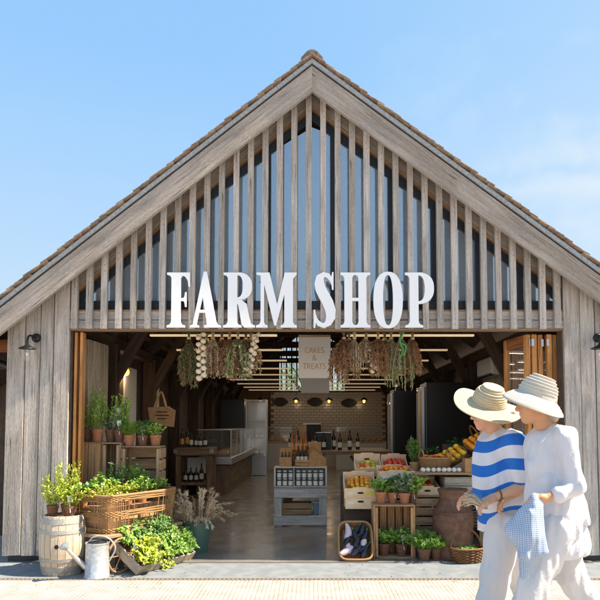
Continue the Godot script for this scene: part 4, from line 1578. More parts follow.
	# rolled white paper and a handled trug among the herbs
	var cn := MB.new()
	cn.lathe([Vector2(0.012, 0.0), Vector2(0.022, 0.1), Vector2(0.047, 0.25), Vector2(0.044, 0.25), Vector2(0.018, 0.1), Vector2(0.008, 0.01)], 16)
	var pc := obj("paper_cone", cn, M.paper_white)
	tag(pc, "rolled white paper cone standing up behind the upper herbs", "paper cone")
	pc.transform = Transform3D(Basis(Vector3(0, 0, 1), -0.32), Vector3(-2.235, 1.35, -0.53))
	# oak cask with three pots
	var bz := zg(577)
	var cask := thing("oak_cask", "small pale oak cask with iron hoops left of the watering can", "cask", Vector3(at(62.5, 577, bz - 0.2).x, 0, bz - 0.2), 0.15)
	var ch := 0.545
	var cr := func(y: float) -> float: return 0.182 + 0.036 * sin(PI * clampf(y / ch, 0, 1))
	var ns := 20
	for i in ns:
		var a0 := TAU * i / ns + 0.008
		var a1 := TAU * (i + 1) / ns - 0.008
		var m := rb()
		for k in 8:
			var y0 := ch * k / 8.0
			var y1 := ch * (k + 1) / 8.0
			var r0: float = cr.call(y0)
			var r1: float = cr.call(y1)
			var am := (a0 + a1) / 2
			m.face([Vector3(cos(a0) * r0, y0, sin(a0) * r0), Vector3(cos(a1) * r0, y0, sin(a1) * r0), Vector3(cos(a1) * r1, y1, sin(a1) * r1), Vector3(cos(a0) * r1, y1, sin(a0) * r1)], Vector3(cos(am), 0, sin(am)), [Vector2(a0 * 0.2, y0), Vector2(a1 * 0.2, y0), Vector2(a1 * 0.2, y1), Vector2(a0 * 0.2, y1)])
			if k == 7:
				m.face([Vector3(cos(a0) * r1, y1, sin(a0) * r1), Vector3(cos(a1) * r1, y1, sin(a1) * r1), Vector3(cos(a1) * (r1 - 0.02), y1, sin(a1) * (r1 - 0.02)), Vector3(cos(a0) * (r1 - 0.02), y1, sin(a0) * (r1 - 0.02))], Vector3.UP)
		obj("stave", m, M.cask_oak, cask)
	var core := MB.new()
	core.lathe([Vector2(0.0, 0.0), Vector2(0.175, 0.004), Vector2(0.195, 0.15), Vector2(0.211, 0.27), Vector2(0.195, 0.40), Vector2(0.176, ch - 0.004), Vector2(0.16, ch - 0.02), Vector2(0.0, ch - 0.02)], 24)
	obj("head", core, M.crate_grey, cask)
	for q in [[0.03, 0.05], [0.125, 0.035], [0.385, 0.035], [0.475, 0.05]]:
		var m := MB.new()
		var r0: float = cr.call(q[0]) + 0.004
		var r1: float = cr.call(q[0] + q[1]) + 0.004
		m.lathe([Vector2(r0 - 0.006, q[0]), Vector2(r0, q[0]), Vector2(r1, q[0] + q[1]), Vector2(r1 - 0.006, q[0] + q[1])], 40)
		obj("hoop", m, M.hoop_iron, cask)
	var bung := MB.new()
	bung.xf = Transform3D(Basis(Vector3.RIGHT, PI / 2), Vector3(0, 0.275, 0))
	bung.lathe([Vector2(0.02, 0.20), Vector2(0.02, 0.2225), Vector2(0.0, 0.2225)], 14)
	var bo := obj("bung_hole", bung, M.hole, cask)
	bo.rotation.y = -0.05
	var cp := cask.position + Vector3(0, ch - 0.02, 0)
	var cg := "yellow-green herbs on the cask"
	potted("potted_herb", cp + Vector3(-0.10, 0, 0.02), "bush", 0.055, 0.30, 0.13, "lime", "brown_pot", "yellow-green herb in the left pot on the cask", cg, false, Basis(), 0.11, 1.7)
	potted("potted_herb", cp + Vector3(-0.005, 0, -0.08), "tall", 0.055, 0.36, 0.13, "lime", "terracotta", "tallest yellow-green herb in the rear pot on the cask", cg, false, Basis(), 0.11, 2.2)
	potted("potted_herb", cp + Vector3(0.085, 0, 0.055), "bush", 0.058, 0.26, 0.14, "lime", "brown_pot", "yellow-green herb with white card in the right pot on the cask", cg, true, Basis(), 0.11, 1.7)
	# watering can
	var wz := bz - 0.02
	var can := thing("watering_can", "galvanised watering can with its rose pointing at the cask", "watering can", Vector3(at(97, 577, wz).x, 0, wz))
	var bm := MB.new()
	bm.lathe([Vector2(0.0, 0.0), Vector2(0.118, 0.0), Vector2(0.116, 0.012), Vector2(0.112, 0.015), Vector2(0.105, 0.30), Vector2(0.110, 0.303), Vector2(0.110, 0.315), Vector2(0.10, 0.315), Vector2(0.097, 0.25)], 28)
	obj("body", bm, M.zinc, can)
	var lid := MB.new()
	lid.lathe([Vector2(0.104, 0.3), Vector2(0.08, 0.325), Vector2(0.02, 0.33)], 20, PI * 0.9, PI * 2.0)
	obj("half_cover", lid, M.zinc, can)
	var sp := MB.new()
	sp.tube([Vector3(-0.09, 0.09, 0.04), Vector3(-0.155, 0.18, 0.10), Vector3(-0.225, 0.285, 0.16)], [0.028, 0.021, 0.015], 10)
	var spout := obj("spout", sp, M.zinc, can)
	var rose := MB.new()
	rose.xf = Transform3D(Basis(Vector3(0, 0, 1), 0.55) * Basis(Vector3.RIGHT, 0.45), Vector3(-0.222, 0.28, 0.158))
	rose.lathe([Vector2(0.015, 0.0), Vector2(0.045, 0.045), Vector2(0.047, 0.05), Vector2(0.035, 0.058), Vector2(0.0, 0.062)], 18)
	obj("rose", rose, M.zinc, spout)
	var hn := MB.new()
	hn.tube(curve([Vector3(-0.085, 0.31, 0), Vector3(-0.04, 0.36, 0), Vector3(0.05, 0.365, 0), Vector3(0.125, 0.33, 0), Vector3(0.165, 0.25, 0), Vector3(0.105, 0.13, 0)]), 0.008, 7)
	obj("handle", hn, M.zinc, can)
	# tray of herbs propped up on its back edge
	var f1 := Vector3(-1.64, 0, 0.60)
	var along := Vector3(0.49, 0, -0.872)
	var back := Vector3(-0.872, 0, -0.49)
	var tip := deg_to_rad(33)
	var bs := Basis(along, Vector3.UP * cos(tip) - back * sin(tip), -(back * cos(tip) + Vector3.UP * sin(tip)))
	var ty := thing("seed_tray", "weathered shallow wooden tray of salad herbs propped up towards the road", "tray")
	ty.transform = Transform3D(bs, f1 + along * 0.40 + back * 0.26 * cos(tip) + Vector3(0, 0.26 * sin(tip) + 0.004, 0))
	for s in [-1, 1]:
		part_box("end_board", M.crate_grey, ty, Vector3(s * 0.39, 0.05, 0), Vector3(0.02, 0.1, 0.52), 0.004)
		part_box("side_board", M.crate_grey, ty, Vector3(0, 0.045, s * 0.25), Vector3(0.758, 0.09, 0.018), 0.004)
	for i in 5:
		part_box("bottom_board", M.crate_old, ty, Vector3(0, 0.006, -0.19 + i * 0.095), Vector3(0.756, 0.012, 0.085), 0.003)
	for s in [-1, 1]:
		var leg := MB.new()
		var p0 := ty.transform.affine_inverse() * (ty.transform * Vector3(s * 0.3, 0, -0.22))
		var foot := ty.transform * Vector3(s * 0.3, 0, -0.22)
		leg.bar(p0, ty.transform.affine_inverse() * Vector3(foot.x, 0.0, foot.z), 0.03, 0.03)
		obj("prop", leg, M.crate_grey, ty)
	var tilt := bs * Basis(Vector3.RIGHT, 0.25)
	var yg := "salad herbs in the propped tray"
	var t_at := func(x: float, z: float) -> Vector3: return ty.transform * Vector3(x, 0.014, z)
	potted("potted_herb", t_at.call(-0.30, 0.13), "lush", 0.05, 0.15, 0.13, "lime", "terracotta", "bright yellow-green salad plant at the tray's lowest corner", yg, true, tilt, 0.1, 1.5)
	potted("potted_herb", t_at.call(-0.29, -0.12), "lush", 0.05, 0.13, 0.12, "fresh", "terracotta", "light green salad plant at the tray's upper left corner", yg, false, tilt, 0.1, 1.4)
	potted("potted_herb", t_at.call(-0.12, 0.13), "trail", 0.05, 0.16, 0.14, "lime", "terracotta", "yellow-green salad plant hanging over the tray's lower front board", yg, false, tilt, 0.1, 1.8)
	potted("potted_herb", t_at.call(-0.08, -0.12), "bush", 0.05, 0.17, 0.14, "mid", "brown_pot", "deep green parsley in the upper middle of the propped tray", yg, false, tilt, 0.1, 2.2)
	potted("potted_herb", t_at.call(0.08, 0.12), "bush", 0.05, 0.17, 0.13, "bright", "brown_pot", "curly mid green parsley in the lower middle of the propped tray", yg, false, tilt, 0.1, 2.2)
	potted("potted_herb", t_at.call(0.14, -0.12), "bush", 0.05, 0.20, 0.14, "mid", "brown_pot", "tallest dark parsley at the back of the propped tray", yg, false, tilt, 0.1, 2.2)
	potted("potted_herb", t_at.call(0.28, 0.08), "fine", 0.05, 0.16, 0.14, "bright", "brown_pot", "feathery green herb at the right end of the propped tray", yg, false, tilt, 0.1, 2.2)
	# enamel tub of dried plumes
	var tb := thing("enamel_tub", "green enamel tub of dried pampas plumes behind the propped tray", "tub", Vector3(at(196, 548, -0.5).x, 0, -0.5))
	var tm := MB.new()
	tm.lathe([Vector2(0, 0), Vector2(0.125, 0), Vector2(0.175, 0.33), Vector2(0.183, 0.332), Vector2(0.183, 0.342), Vector2(0.170, 0.342), Vector2(0.155, 0.25), Vector2(0, 0.25)], 28)
	obj("tub", tm, M.enamel_green, tb)
	var pl := MB.new()
	pl.tint(Color(0.6, 0.45, 0.3))
	for i in 60:
		var az := R.randf() * TAU
		var lean := R.randf_range(0.05, 1.0) * (1.2 if cos(az) > 0 else 0.8)
		var l := R.randf_range(0.24, 0.44)
		var p0 := Vector3(cos(az) * 0.1, 0.27, sin(az) * 0.1)
		var p2 := p0 + Vector3(cos(az) * sin(lean), cos(lean), sin(az) * sin(lean)) * l
		var p1 := p0.lerp(p2, 0.55) + Vector3(0, 0.06, 0)
		var line := curve([p0, p1, p2 - Vector3(0, 0.05 * lean, 0)], 6)
		var k := Color(0.86, 0.71, 0.50) if R.randf() < 0.7 else Color(0.68, 0.50, 0.31)
		pl.col = k.darkened(0.2)
		pl.tube(line, 0.002, 3, false, false)
		for j in 60:
			var f := lerpf(4.0, line.size() - 1.01, R.randf())
			var q: Vector3 = line[int(f)].lerp(line[int(f) + 1], f - int(f))
			var ax: Vector3 = (line[int(f) + 1] - line[int(f)]).normalized()
			leaf(pl, q, ax + Vector3(R.randf_range(-1, 1), R.randf_range(-1, 0.6), R.randf_range(-1, 1)) * 0.7, R.randf_range(0.025, 0.06), 0.006, vary(k, 0.2))
	for i in 60:
		leaf(pl, Vector3(R.randf_range(-0.17, 0.17), 0.34, R.randf_range(-0.15, 0.17)), Vector3(R.randf_range(-1, 1), 0.9, R.randf_range(-1, 1)), 0.06, 0.02, vary(Color(0.66, 0.48, 0.31), 0.25))
	obj("dried_plumes", pl, M.dried, tb)
	# tote bag hung on the second post
	var tz := -1.92
	var tp: Vector3 = at(161, 412, tz)
	var tote := thing("tote_bag", "brown canvas tote bag hanging by its handles on a post", "bag", tp)
	var tbm := MB.new()
	tbm.extrude(PackedVector2Array([Vector2(-0.17, 0.06), Vector2(0.10, 0.075), Vector2(0.19, 0.02), Vector2(0.17, -0.20), Vector2(-0.13, -0.16)]), -0.03, 0.03)
	obj("bag_body", tbm, M.kraft, tote)
	for s in [-1, 1]:
		var hm := MB.new()
		hm.tube(curve([Vector3(-0.09, 0.06, s * 0.028), Vector3(-0.04, 0.20, s * 0.02), Vector3(0.0, 0.27, 0.0), Vector3(0.03, 0.20, s * 0.02), Vector3(0.07, 0.06, s * 0.028)]), 0.011, 6)
		obj("bag_handle", hm, M.kraft, tote)
	for i in 3:
		part_box("printed_line", M.soil, tote, Vector3(0.02, 0.0 - i * 0.045, 0.031), Vector3([0.14, 0.18, 0.12][i], 0.013, 0.003), 0.0)

# ---------------------------------------------------------------- right of the doorway
func build_right() -> void:
	# stepped bench that carries the trays
	var bn := thing("display_bench", "dark stepped wooden bench under the fruit trays", "bench", Vector3(0.93, 0, -0.72))
	part_box("lower_step", M.dark_timber, bn, Vector3(-0.18, 0.24, 0.0), Vector3(0.80, 0.48, 0.42), 0.006)
	part_box("upper_step", M.dark_timber, bn, Vector3(-0.05, 0.40, -0.40), Vector3(1.06, 0.80, 0.36), 0.006)
	var fg := "fruit in the cardboard trays"
	# left column: two closed-up trays and a tipped one of tomatoes
	carton(Vector3(0.535, 0.481, -0.62), 0.335, 0.145, 0.36, 0.0, "lower plain tray under the tipped tray of mixed tomatoes", 0.0)
	var t1 := carton(Vector3(0.530, 0.668, -0.60), 0.35, 0.12, 0.36, 0.40, "tipped tray of orange and red tomatoes at the left end of the display", 0.0, true, 0.14)
	fill(t1, 0.33, 0.34, 0.01, 0.026, "tomato", "tomato", ["tomato_orange", "tomato_orange", "fruit_yellow", "tomato_red"], "small %s tomato in the tipped tray at the left end", fg, "tomato", 2)
	# middle column
	carton(Vector3(0.955, 0.481, -0.72), 0.40, 0.17, 0.36, 0.0, "plain tray at the bottom of the middle stack behind the herbs", 0.0)
	var t2 := carton(Vector3(0.945, 0.653, -0.70), 0.385, 0.10, 0.34, 0.06, "second tray from the bottom of the middle stack", 0.0)
	fill(t2, 0.36, 0.32, 0.01, 0.028, "tomato", "tomato", ["tomato_orange", "fruit_yellow"], "%s tomato in the lower open tray of the middle stack", fg, "tomato")
	var t3 := carton(Vector3(0.95, 0.775, -0.72), 0.405, 0.125, 0.34, 0.08, "topmost tray of the middle stack, wide and shallow", 0.0, false, 0.14)
	fill(t3, 0.38, 0.32, 0.05, 0.026, "tomato", "tomato", ["tomato_orange", "tomato_orange", "tomato_red"], "%s tomato in the top tray of the middle stack", fg, "tomato", 2)
	# back row, tipped to the front
	var t4 := carton(Vector3(0.66, 0.86, -1.02), 0.31, 0.10, 0.28, 0.45, "tipped back tray of tomatoes, limes and yellow fruit", 0.0, false, 0.15)
	fill(t4, 0.29, 0.27, 0.01, 0.034, "mixed_fruit", "tomato", ["fruit_yellow", "fruit_lime", "tomato_red", "fruit_yellow", "tomato_orange"], "%s fruit in the left-hand tipped back tray", fg, "fruit", 1)
	var t5 := carton(Vector3(0.98, 0.86, -1.02), 0.30, 0.10, 0.28, 0.45, "tipped back tray of bright red tomatoes", 0.0, false, 0.14)
	fill(t5, 0.28, 0.27, 0.01, 0.030, "tomato", "tomato", ["berry_red", "tomato_red"], "%s tomato in the right-hand tipped back tray", fg, "tomato", 2)
	# shelf table on the right
	var sh := thing("shelf_table", "rough grey-brown table that carries the eggs and the chilli basket", "table", Vector3(1.50, 0, -0.72))
	for i in 4:
		part_box("top_plank", M.crate_old, sh, Vector3(0, 0.862, -0.21 + i * 0.14), Vector3(0.76, 0.024, 0.135), 0.004)
	for s in [[-0.36, 0.24], [0.36, 0.24], [-0.36, -0.24], [0.36, -0.24]]:
		part_box("leg", M.crate_old, sh, Vector3(s[0], 0.425, s[1]), Vector3(0.045, 0.848, 0.045), 0.004)
	part_box("shelf", M.crate_old, sh, Vector3(0, 0.615, 0), Vector3(0.674, 0.02, 0.52), 0.004)
	var t6 := carton(Vector3(1.275, 0.627, -0.66), 0.28, 0.09, 0.34, 0.22, "small tray of orange tomatoes on the shelf below the eggs", 0.0)
	t6.position.y += 0.036
	fill(t6, 0.26, 0.32, 0.01, 0.030, "tomato", "tomato", ["tomato_orange", "fruit_orange", "tomato_red"], "%s tomato in the small tray under the eggs", fg, "tomato", 1)
	var bx := thing("tool_box", "weathered plank box with a pale metal corner under the shelf table's right end", "box", Vector3(1.625, 0.627, -0.62))
	for i in 2:
		part_box("plank", M.crate_grey, bx, Vector3(0, 0.05 + i * 0.1, 0.0), Vector3(0.32, 0.095, 0.30), 0.004)
	part_box("metal_corner", M.steel, bx, Vector3(0.164, 0.10, 0.140), Vector3(0.012, 0.2, 0.03), 0.001)
	# crates stacked below the small tray
	for k in 3:
		slat_crate(Vector3(1.28, 0.004 + k * 0.201, -0.60), 0.30, 0.196, 0.36, "top", "crate_old", ["brown slatted crate at the bottom of the stack beside the churn", "brown slatted crate in the middle of the stack beside the churn", "brown slatted crate on top of the stack beside the churn"][k], 0.0, false, "crates stacked beside the churn")
	# upright crate with herbs on and in it
	slat_crate(Vector3(0.865, 0.004, -0.28), 0.435, 0.545, 0.32, "front", "crate_pine", "upright slatted crate on end with herbs in it and on it", 0.0, true, "", 5)
	var hg := "herbs by the upright crate"
	potted("potted_herb", Vector3(0.735, 0.563, -0.26), "bush", 0.062, 0.17, 0.12, "bright", "terracotta", "fresh green herb in a terracotta pot at the left of the crate's top", hg, false, Basis(), 0.125, 1.8)
	potted("potted_herb", Vector3(0.865, 0.563, -0.30), "fine", 0.06, 0.17, 0.11, "mid", "terracotta", "dark fine-leaved herb in the middle of the crate's top", hg, true, Basis(), 0.115, 2.0)
	potted("potted_herb", Vector3(0.985, 0.563, -0.24), "lush", 0.06, 0.24, 0.14, "grey", "terracotta", "pale grey-green sage at the right of the crate's top", hg, false, Basis(), 0.115, 1.6)
	potted("potted_herb", Vector3(1.085, 0.563, -0.33), "lush", 0.045, 0.23, 0.12, "fresh", "brown_pot", "small dark pot of light green herb over the crate's right edge", hg, true, Basis(), 0.10, 1.2)
	potted("potted_herb", Vector3(0.765, 0.02, -0.26), "lush", 0.065, 0.17, 0.12, "fresh", "brown_pot", "light green herb standing inside the upright crate, left pot", hg, false, Basis(), 0.125, 1.6)
	potted("potted_herb", Vector3(0.95, 0.02, -0.24), "bush", 0.065, 0.19, 0.13, "bright", "brown_pot", "bushy herb with white card inside the upright crate, right pot", hg, true, Basis(), 0.125, 2.0)
	potted("potted_herb", Vector3(1.16, 0.004, -0.06), "fine", 0.07, 0.20, 0.16, "bright", "brown_pot", "wide feathery dill on the floor right of the upright crate", hg, false, Basis(), 0.125, 2.6)
	potted("potted_herb", Vector3(1.29, 0.004, -0.10), "fine", 0.06, 0.17, 0.13, "fresh", "brown_pot", "feathery herb on the floor between the dill and the churn", hg, false, Basis(), 0.12, 2.0)
	# aubergine basket leaning back against the trays
	var ab := Basis(Vector3.RIGHT, 0.95)
	var ap := Vector3(0.452, 0.115, -0.22)
	var bk := round_basket(ap, 0.175, 0.215, 0.15, 1.12, "wicker", 0.0, "rectangular wicker basket of aubergines tipped up towards the road", 0.0, ab, true, 0.42)
	var liner := MB.new()
	liner.box(Vector3(0, 0.035, 0), Vector3(0.26, 0.05, 0.34), 0.01)
	obj("liner", liner, M.kraft, bk)
	for i in 15:
		var pale := i in [0, 3, 8, 9, 12]
		var col := i % 3
		var row := i / 3
		var q := Vector3(-0.085 + col * 0.085 + R.randf_range(-0.012, 0.012), 0.125 + R.randf_range(0, 0.03), -0.125 + row * 0.06 + R.randf_range(-0.015, 0.015))
		var o := obj("aubergine", fruit_mesh("aubergine"), M.aubergine_pale if pale else M.aubergine)
		var sz := R.randf_range(0.08, 0.092)
		o.transform = Transform3D(ab * Basis(Vector3.UP, R.randf_range(0.5, 1.9)).scaled(Vector3.ONE * sz), ap + ab * q)
		obj("calyx", fruit_mesh("calyx"), M.calyx, o)
		tag(o, "%s aubergine in the tipped basket, %s row from the top, %s" % ["pale striped" if pale else "glossy dark purple", PLACE[row], ["left", "middle", "right"][col]], "aubergine", "pale aubergines" if pale else "dark aubergines")
	# churn
	var cz := -0.18
	var cx: float = at(453.5, 560, cz).x
	var cn := thing("milk_churn", "tall rusty brown milk churn behind the basket of peas", "churn", Vector3(cx, 0.004, cz))
	var m := MB.new()
	m.lathe([Vector2(0, 0), Vector2(0.185, 0), Vector2(0.195, 0.01), Vector2(0.195, 0.03), Vector2(0.188, 0.04), Vector2(0.208, 0.25), Vector2(0.214, 0.42), Vector2(0.205, 0.47), Vector2(0.213, 0.475), Vector2(0.213, 0.49), Vector2(0.20, 0.495), Vector2(0.165, 0.56), Vector2(0.142, 0.60), Vector2(0.140, 0.66), Vector2(0.155, 0.70), Vector2(0.160, 0.715), Vector2(0.150, 0.725), Vector2(0.14, 0.70), Vector2(0, 0.70)], 36)
	obj("body", m, M.churn_rust, cn)
	for s in [-1, 1]:
		var h := MB.new()
		h.tube(curve([Vector3(s * 0.155, 0.60, 0.03), Vector3(s * 0.215, 0.60, 0.04), Vector3(s * 0.225, 0.54, 0.04), Vector3(s * 0.185, 0.51, 0.03)]), 0.010, 6)
		obj("handle", h, M.churn_rust, cn)
	# wire loops of the jug on its right
	var wj := thing("wire_egg_basket", "small wire basket hanging between the churn and the walkers", "wire basket", at(478, 520, -0.3))
	for k in 5:
		var wm := MB.new()
		var pts := []
		for i in 18:
			var a := TAU * i / 18
			pts.append(Vector3(cos(a) * (0.08 + 0.02 * sin(k * 1.1)), -0.06 + k * 0.035, sin(a) * 0.08))
		wm.tube(pts, 0.004, 5, true)
		obj("wire_ring", wm, M.iron_rust, wj)
	# low basket of pea shoots
	var pz := -0.02
	var pp := Vector3(at(466, 562, pz).x, 0.004, pz)
	var pb := round_basket(pp, 0.175, 0.14, 0.14, 1.25, "wicker_dark", 0.20, "low round-handled basket of green peas at the foot of the churn", 0.25)
	var pm := MB.new()
	pm.tint(green.bright)
	for i in 260:
		var a := R.randf() * TAU
		var rr := sqrt(R.randf()) * 0.9
		pm.col = vary(Color(0.13, 0.25, 0.035), 0.3)
		pm.ball(Vector3(cos(a) * 0.15 * rr, 0.11 + 0.035 * (1.0 - rr * rr) + R.randf() * 0.012, sin(a) * 0.115 * rr), Vector3.ONE * R.randf_range(0.010, 0.014), 6, 4)
	for i in 90:
		var a := R.randf() * TAU
		leaf(pm, Vector3(cos(a) * 0.12 * R.randf(), 0.135, sin(a) * 0.10 * R.randf()), Vector3(R.randf_range(-1, 1), 0.5, R.randf_range(-1, 1)), 0.035, 0.02, vary(green.bright, 0.3))
	stuff(obj("peas", pm, M.foliage, pb))
	# on the shelf table: eggs, kraft box, chilli basket, rosemary
	for i in 8:
		var e := fruit("egg", "egg", "egg_white", Vector3(1.235 + i * 0.057, 0.902, -0.50 - 0.012 * (i % 2)), 0.0265, "white egg in the row on the table's front edge, %s from the left" % PLACE[i], "eggs on the shelf table", "egg")
		e.basis = Basis.from_euler(Vector3(0.2 * sin(i), i * 0.7, 1.2)).scaled(Vector3.ONE * 0.0265)
	var kb := thing("kraft_box", "closed plain kraft carton at the right end of the eggs", "box", Vector3(1.775, 0.874, -0.55))
	part_box("carton_body", M.kraft, kb, Vector3(0, 0.075, 0), Vector3(0.16, 0.15, 0.14), 0.003)
	part_box("lid_flap", M.kraft, kb, Vector3(0.0, 0.153, 0.034), Vector3(0.156, 0.003, 0.068), 0.0)
	part_box("lid_flap", M.kraft, kb, Vector3(0.0, 0.153, -0.036), Vector3(0.156, 0.003, 0.068), 0.0)
	var cb := round_basket(Vector3(1.405, 0.875, -0.71), 0.175, 0.125, 0.15, 1.18, "wicker", 0.0, "round wicker basket heaped with red chillies on the table")
	for s in [-1, 1]:
		var hm := MB.new()
		var hp := []
		for i in 11:
			var a := PI * i / 10
			hp.append(Vector3(s * 0.155 + cos(a) * 0.055 * 0.4, 0.14 + sin(a) * 0.10, cos(a) * 0.055))
		hm.tube(hp, 0.010, 6)
		obj("handle", hm, M.wicker, cb)
	for i in 22:
		var a := R.randf() * TAU
		var rr := sqrt(R.randf())
		var o := fruit("chilli", "chilli", ["chilli_red", "chilli_red", "tomato_orange"][i % 3], cb.position + Vector3(cos(a) * 0.115 * rr, 0.135 + 0.045 * (1.0 - rr) + 0.01 * (i % 3), sin(a) * 0.08 * rr), R.randf_range(0.045, 0.06), "red chilli heaped in the round wicker basket" if i % 3 < 2 else "orange chilli among the red ones in the wicker basket", "chillies in the round basket", "chilli")
		o.basis = Basis.from_euler(Vector3(R.randf_range(-0.3, 0.3), R.randf() * TAU, R.randf_range(-0.25, 0.25))).scaled(Vector3.ONE * R.randf_range(0.045, 0.06))
	potted("potted_herb", Vector3(1.19, 0.875, -0.80), "tall", 0.06, 0.26, 0.12, "mid", "kraft", "upright rosemary in a kraft paper pot left of the chilli basket", hg, false, Basis(), 0.10, 2.0)
	# sloping rack of citrus on the right, behind the walkers
	var rk := thing("sloping_rack", "sloping dark wooden rack that carries the citrus baskets", "rack", Vector3(2.0, 0, -1.05))
	var slant := Basis(Vector3(0, 0, 1), 0.50)
	for i in 4:
		var o := part_box("rail", M.dark_timber, rk, Vector3.ZERO, Vector3(0.95, 0.05, 0.10), 0.004)
		o.transform = Transform3D(slant, Vector3(-0.06, 1.02, -0.18 + i * 0.12))
	for s in [[-0.34, 0.82], [0.28, 1.14]]:
		for z in [-0.17, 0.17]:
			part_box("leg", M.dark_timber, rk, Vector3(s[0], s[1] / 2, z), Vector3(0.06, s[1], 0.06), 0.004)
	var side := part_box("side_board", M.crate_grey, rk, Vector3.ZERO, Vector3(0.95, 0.11, 0.018), 0.004)
	side.transform = Transform3D(slant, Vector3(-0.06, 1.02, 0.25))
	for k in 2:
		var tilt := slant * Basis(Vector3.RIGHT, 0.32)
		var pos := Vector3(1.985, 0, -1.0) + slant * Vector3(-0.22 + k * 0.36, 0.05, -0.02) + Vector3(-0.06, 1.02, 0)
		var ob := round_basket(pos, 0.165, 0.18, 0.10, 1.08, "wicker_dark", 0.21 if k == 1 else 0.0, ["lower wicker basket of yellow and orange citrus on the sloping rack", "upper wicker basket of oranges with a tall hooped handle"][k], 0.0, tilt, false)
		for i in 4:
			for j in 4:
				var q := Vector3(-0.115 + i * 0.076, 0.095 + R.randf() * 0.02, -0.12 + j * 0.078)
				var mt: String = ["fruit_orange", "fruit_yellow"][int(k == 0 and (i + j * 2 + R.randi() % 2) % 3 != 0)]
				fruit("citrus_fruit", "orange", mt, pos + tilt * q, 0.036, "%s citrus fruit in the %s basket of the sloping rack, %s row from the front" % ["yellow" if mt == "fruit_yellow" else "orange", ["lower", "upper"][k], PLACE[3 - j]], ["citrus in the lower basket", "oranges in the upper basket"][k], "citrus fruit")
	# dark crates of greens behind the chilli basket
	for k in 2:
		var g := slat_crate(Vector3(1.55 + k * 0.36, 0.80 + k * 0.12, -1.62), 0.40, 0.24, 0.34, "top", "dark_timber", ["dark crate of leafy greens behind the chilli basket", "dark crate of leafy greens under the citrus rack's upper end"][k], 0.0, false)
		var gm := foliage("lush", 0.20, 0.18, green.dark, 2.4)
		var go := obj("leafy_greens", gm, M.foliage, g)
		go.position.y = 0.13
	var ps := thing("produce_stand", "black stand under the dark crates of greens", "stand", Vector3(1.73, 0, -1.62))
	part_box("stand_body", M.black_panel, ps, Vector3(-0.18, 0.397, 0), Vector3(0.38, 0.794, 0.34), 0.004)
	part_box("stand_body", M.black_panel, ps, Vector3(0.19, 0.457, 0), Vector3(0.34, 0.914, 0.34), 0.004)

# ---------------------------------------------------------------- inside the shop
func bottle(where: Vector3, h: float, r: float, gm: String, lm: String, label: String, group: String) -> void:
	var t := thing("bottle", label, "bottle", where, 0, group)
	var m := MB.new()
	m.lathe([Vector2(0, 0), Vector2(r, 0), Vector2(r, h * 0.58), Vector2(r * 0.85, h * 0.66), Vector2(r * 0.38, h * 0.76), Vector2(r * 0.34, h * 0.98), Vector2(r * 0.4, h), Vector2(0, h)], 12)
	obj("glass", m, M[gm], t)
	var l := MB.new()
	l.lathe([Vector2(r * 1.02, h * 0.16), Vector2(r * 1.02, h * 0.46)], 12)
	obj("paper_label", l, M[lm], t)

func pendant(where: Vector3, top: float, shade: bool, energy: float, label: String, group: String) -> void:
	var t := thing("pendant_lamp", label, "lamp", where, 0, group)
	var w := MB.new()
	w.tube([Vector3(0, 0.10, 0), Vector3(0, top - where.y, 0)], 0.006, 5)
	obj("cord", w, M.black_metal, t)
	var c := MB.new()
	c.lathe([Vector2(0.0, 0.06), Vector2(0.022, 0.06), Vector2(0.022, 0.11), Vector2(0.0, 0.12)], 10)
	obj("holder", c, M.black_metal, t)
	if shade:
		var s := MB.new()
		s.lathe([Vector2(0.13, 0.03), Vector2(0.12, 0.05), Vector2(0.03, 0.115), Vector2(0.02, 0.115), Vector2(0.11, 0.045), Vector2(0.125, 0.03)], 18)
		obj("shade", s, M.black_metal, t)
	var b := MB.new()
	b.lathe([Vector2(0, -0.055), Vector2(0.03, -0.045), Vector2(0.045, -0.01), Vector2(0.035, 0.03), Vector2(0.018, 0.06), Vector2(0.0, 0.062)], 14)
	var bo := obj("bulb", b, M.bulb, t)
	bo.cast_shadow = GeometryInstance3D.SHADOW_CASTING_SETTING_ON
	var o := OmniLight3D.new()
	o.name = "lamp_light"
	o.light_color = Color(1.0, 0.84, 0.64)
	o.light_energy = energy
	o.light_size = 0.04
	o.omni_range = 12.0
	o.omni_attenuation = 2.0
	o.shadow_enabled = true
	t.add_child(o)
	o.position.y = -0.075

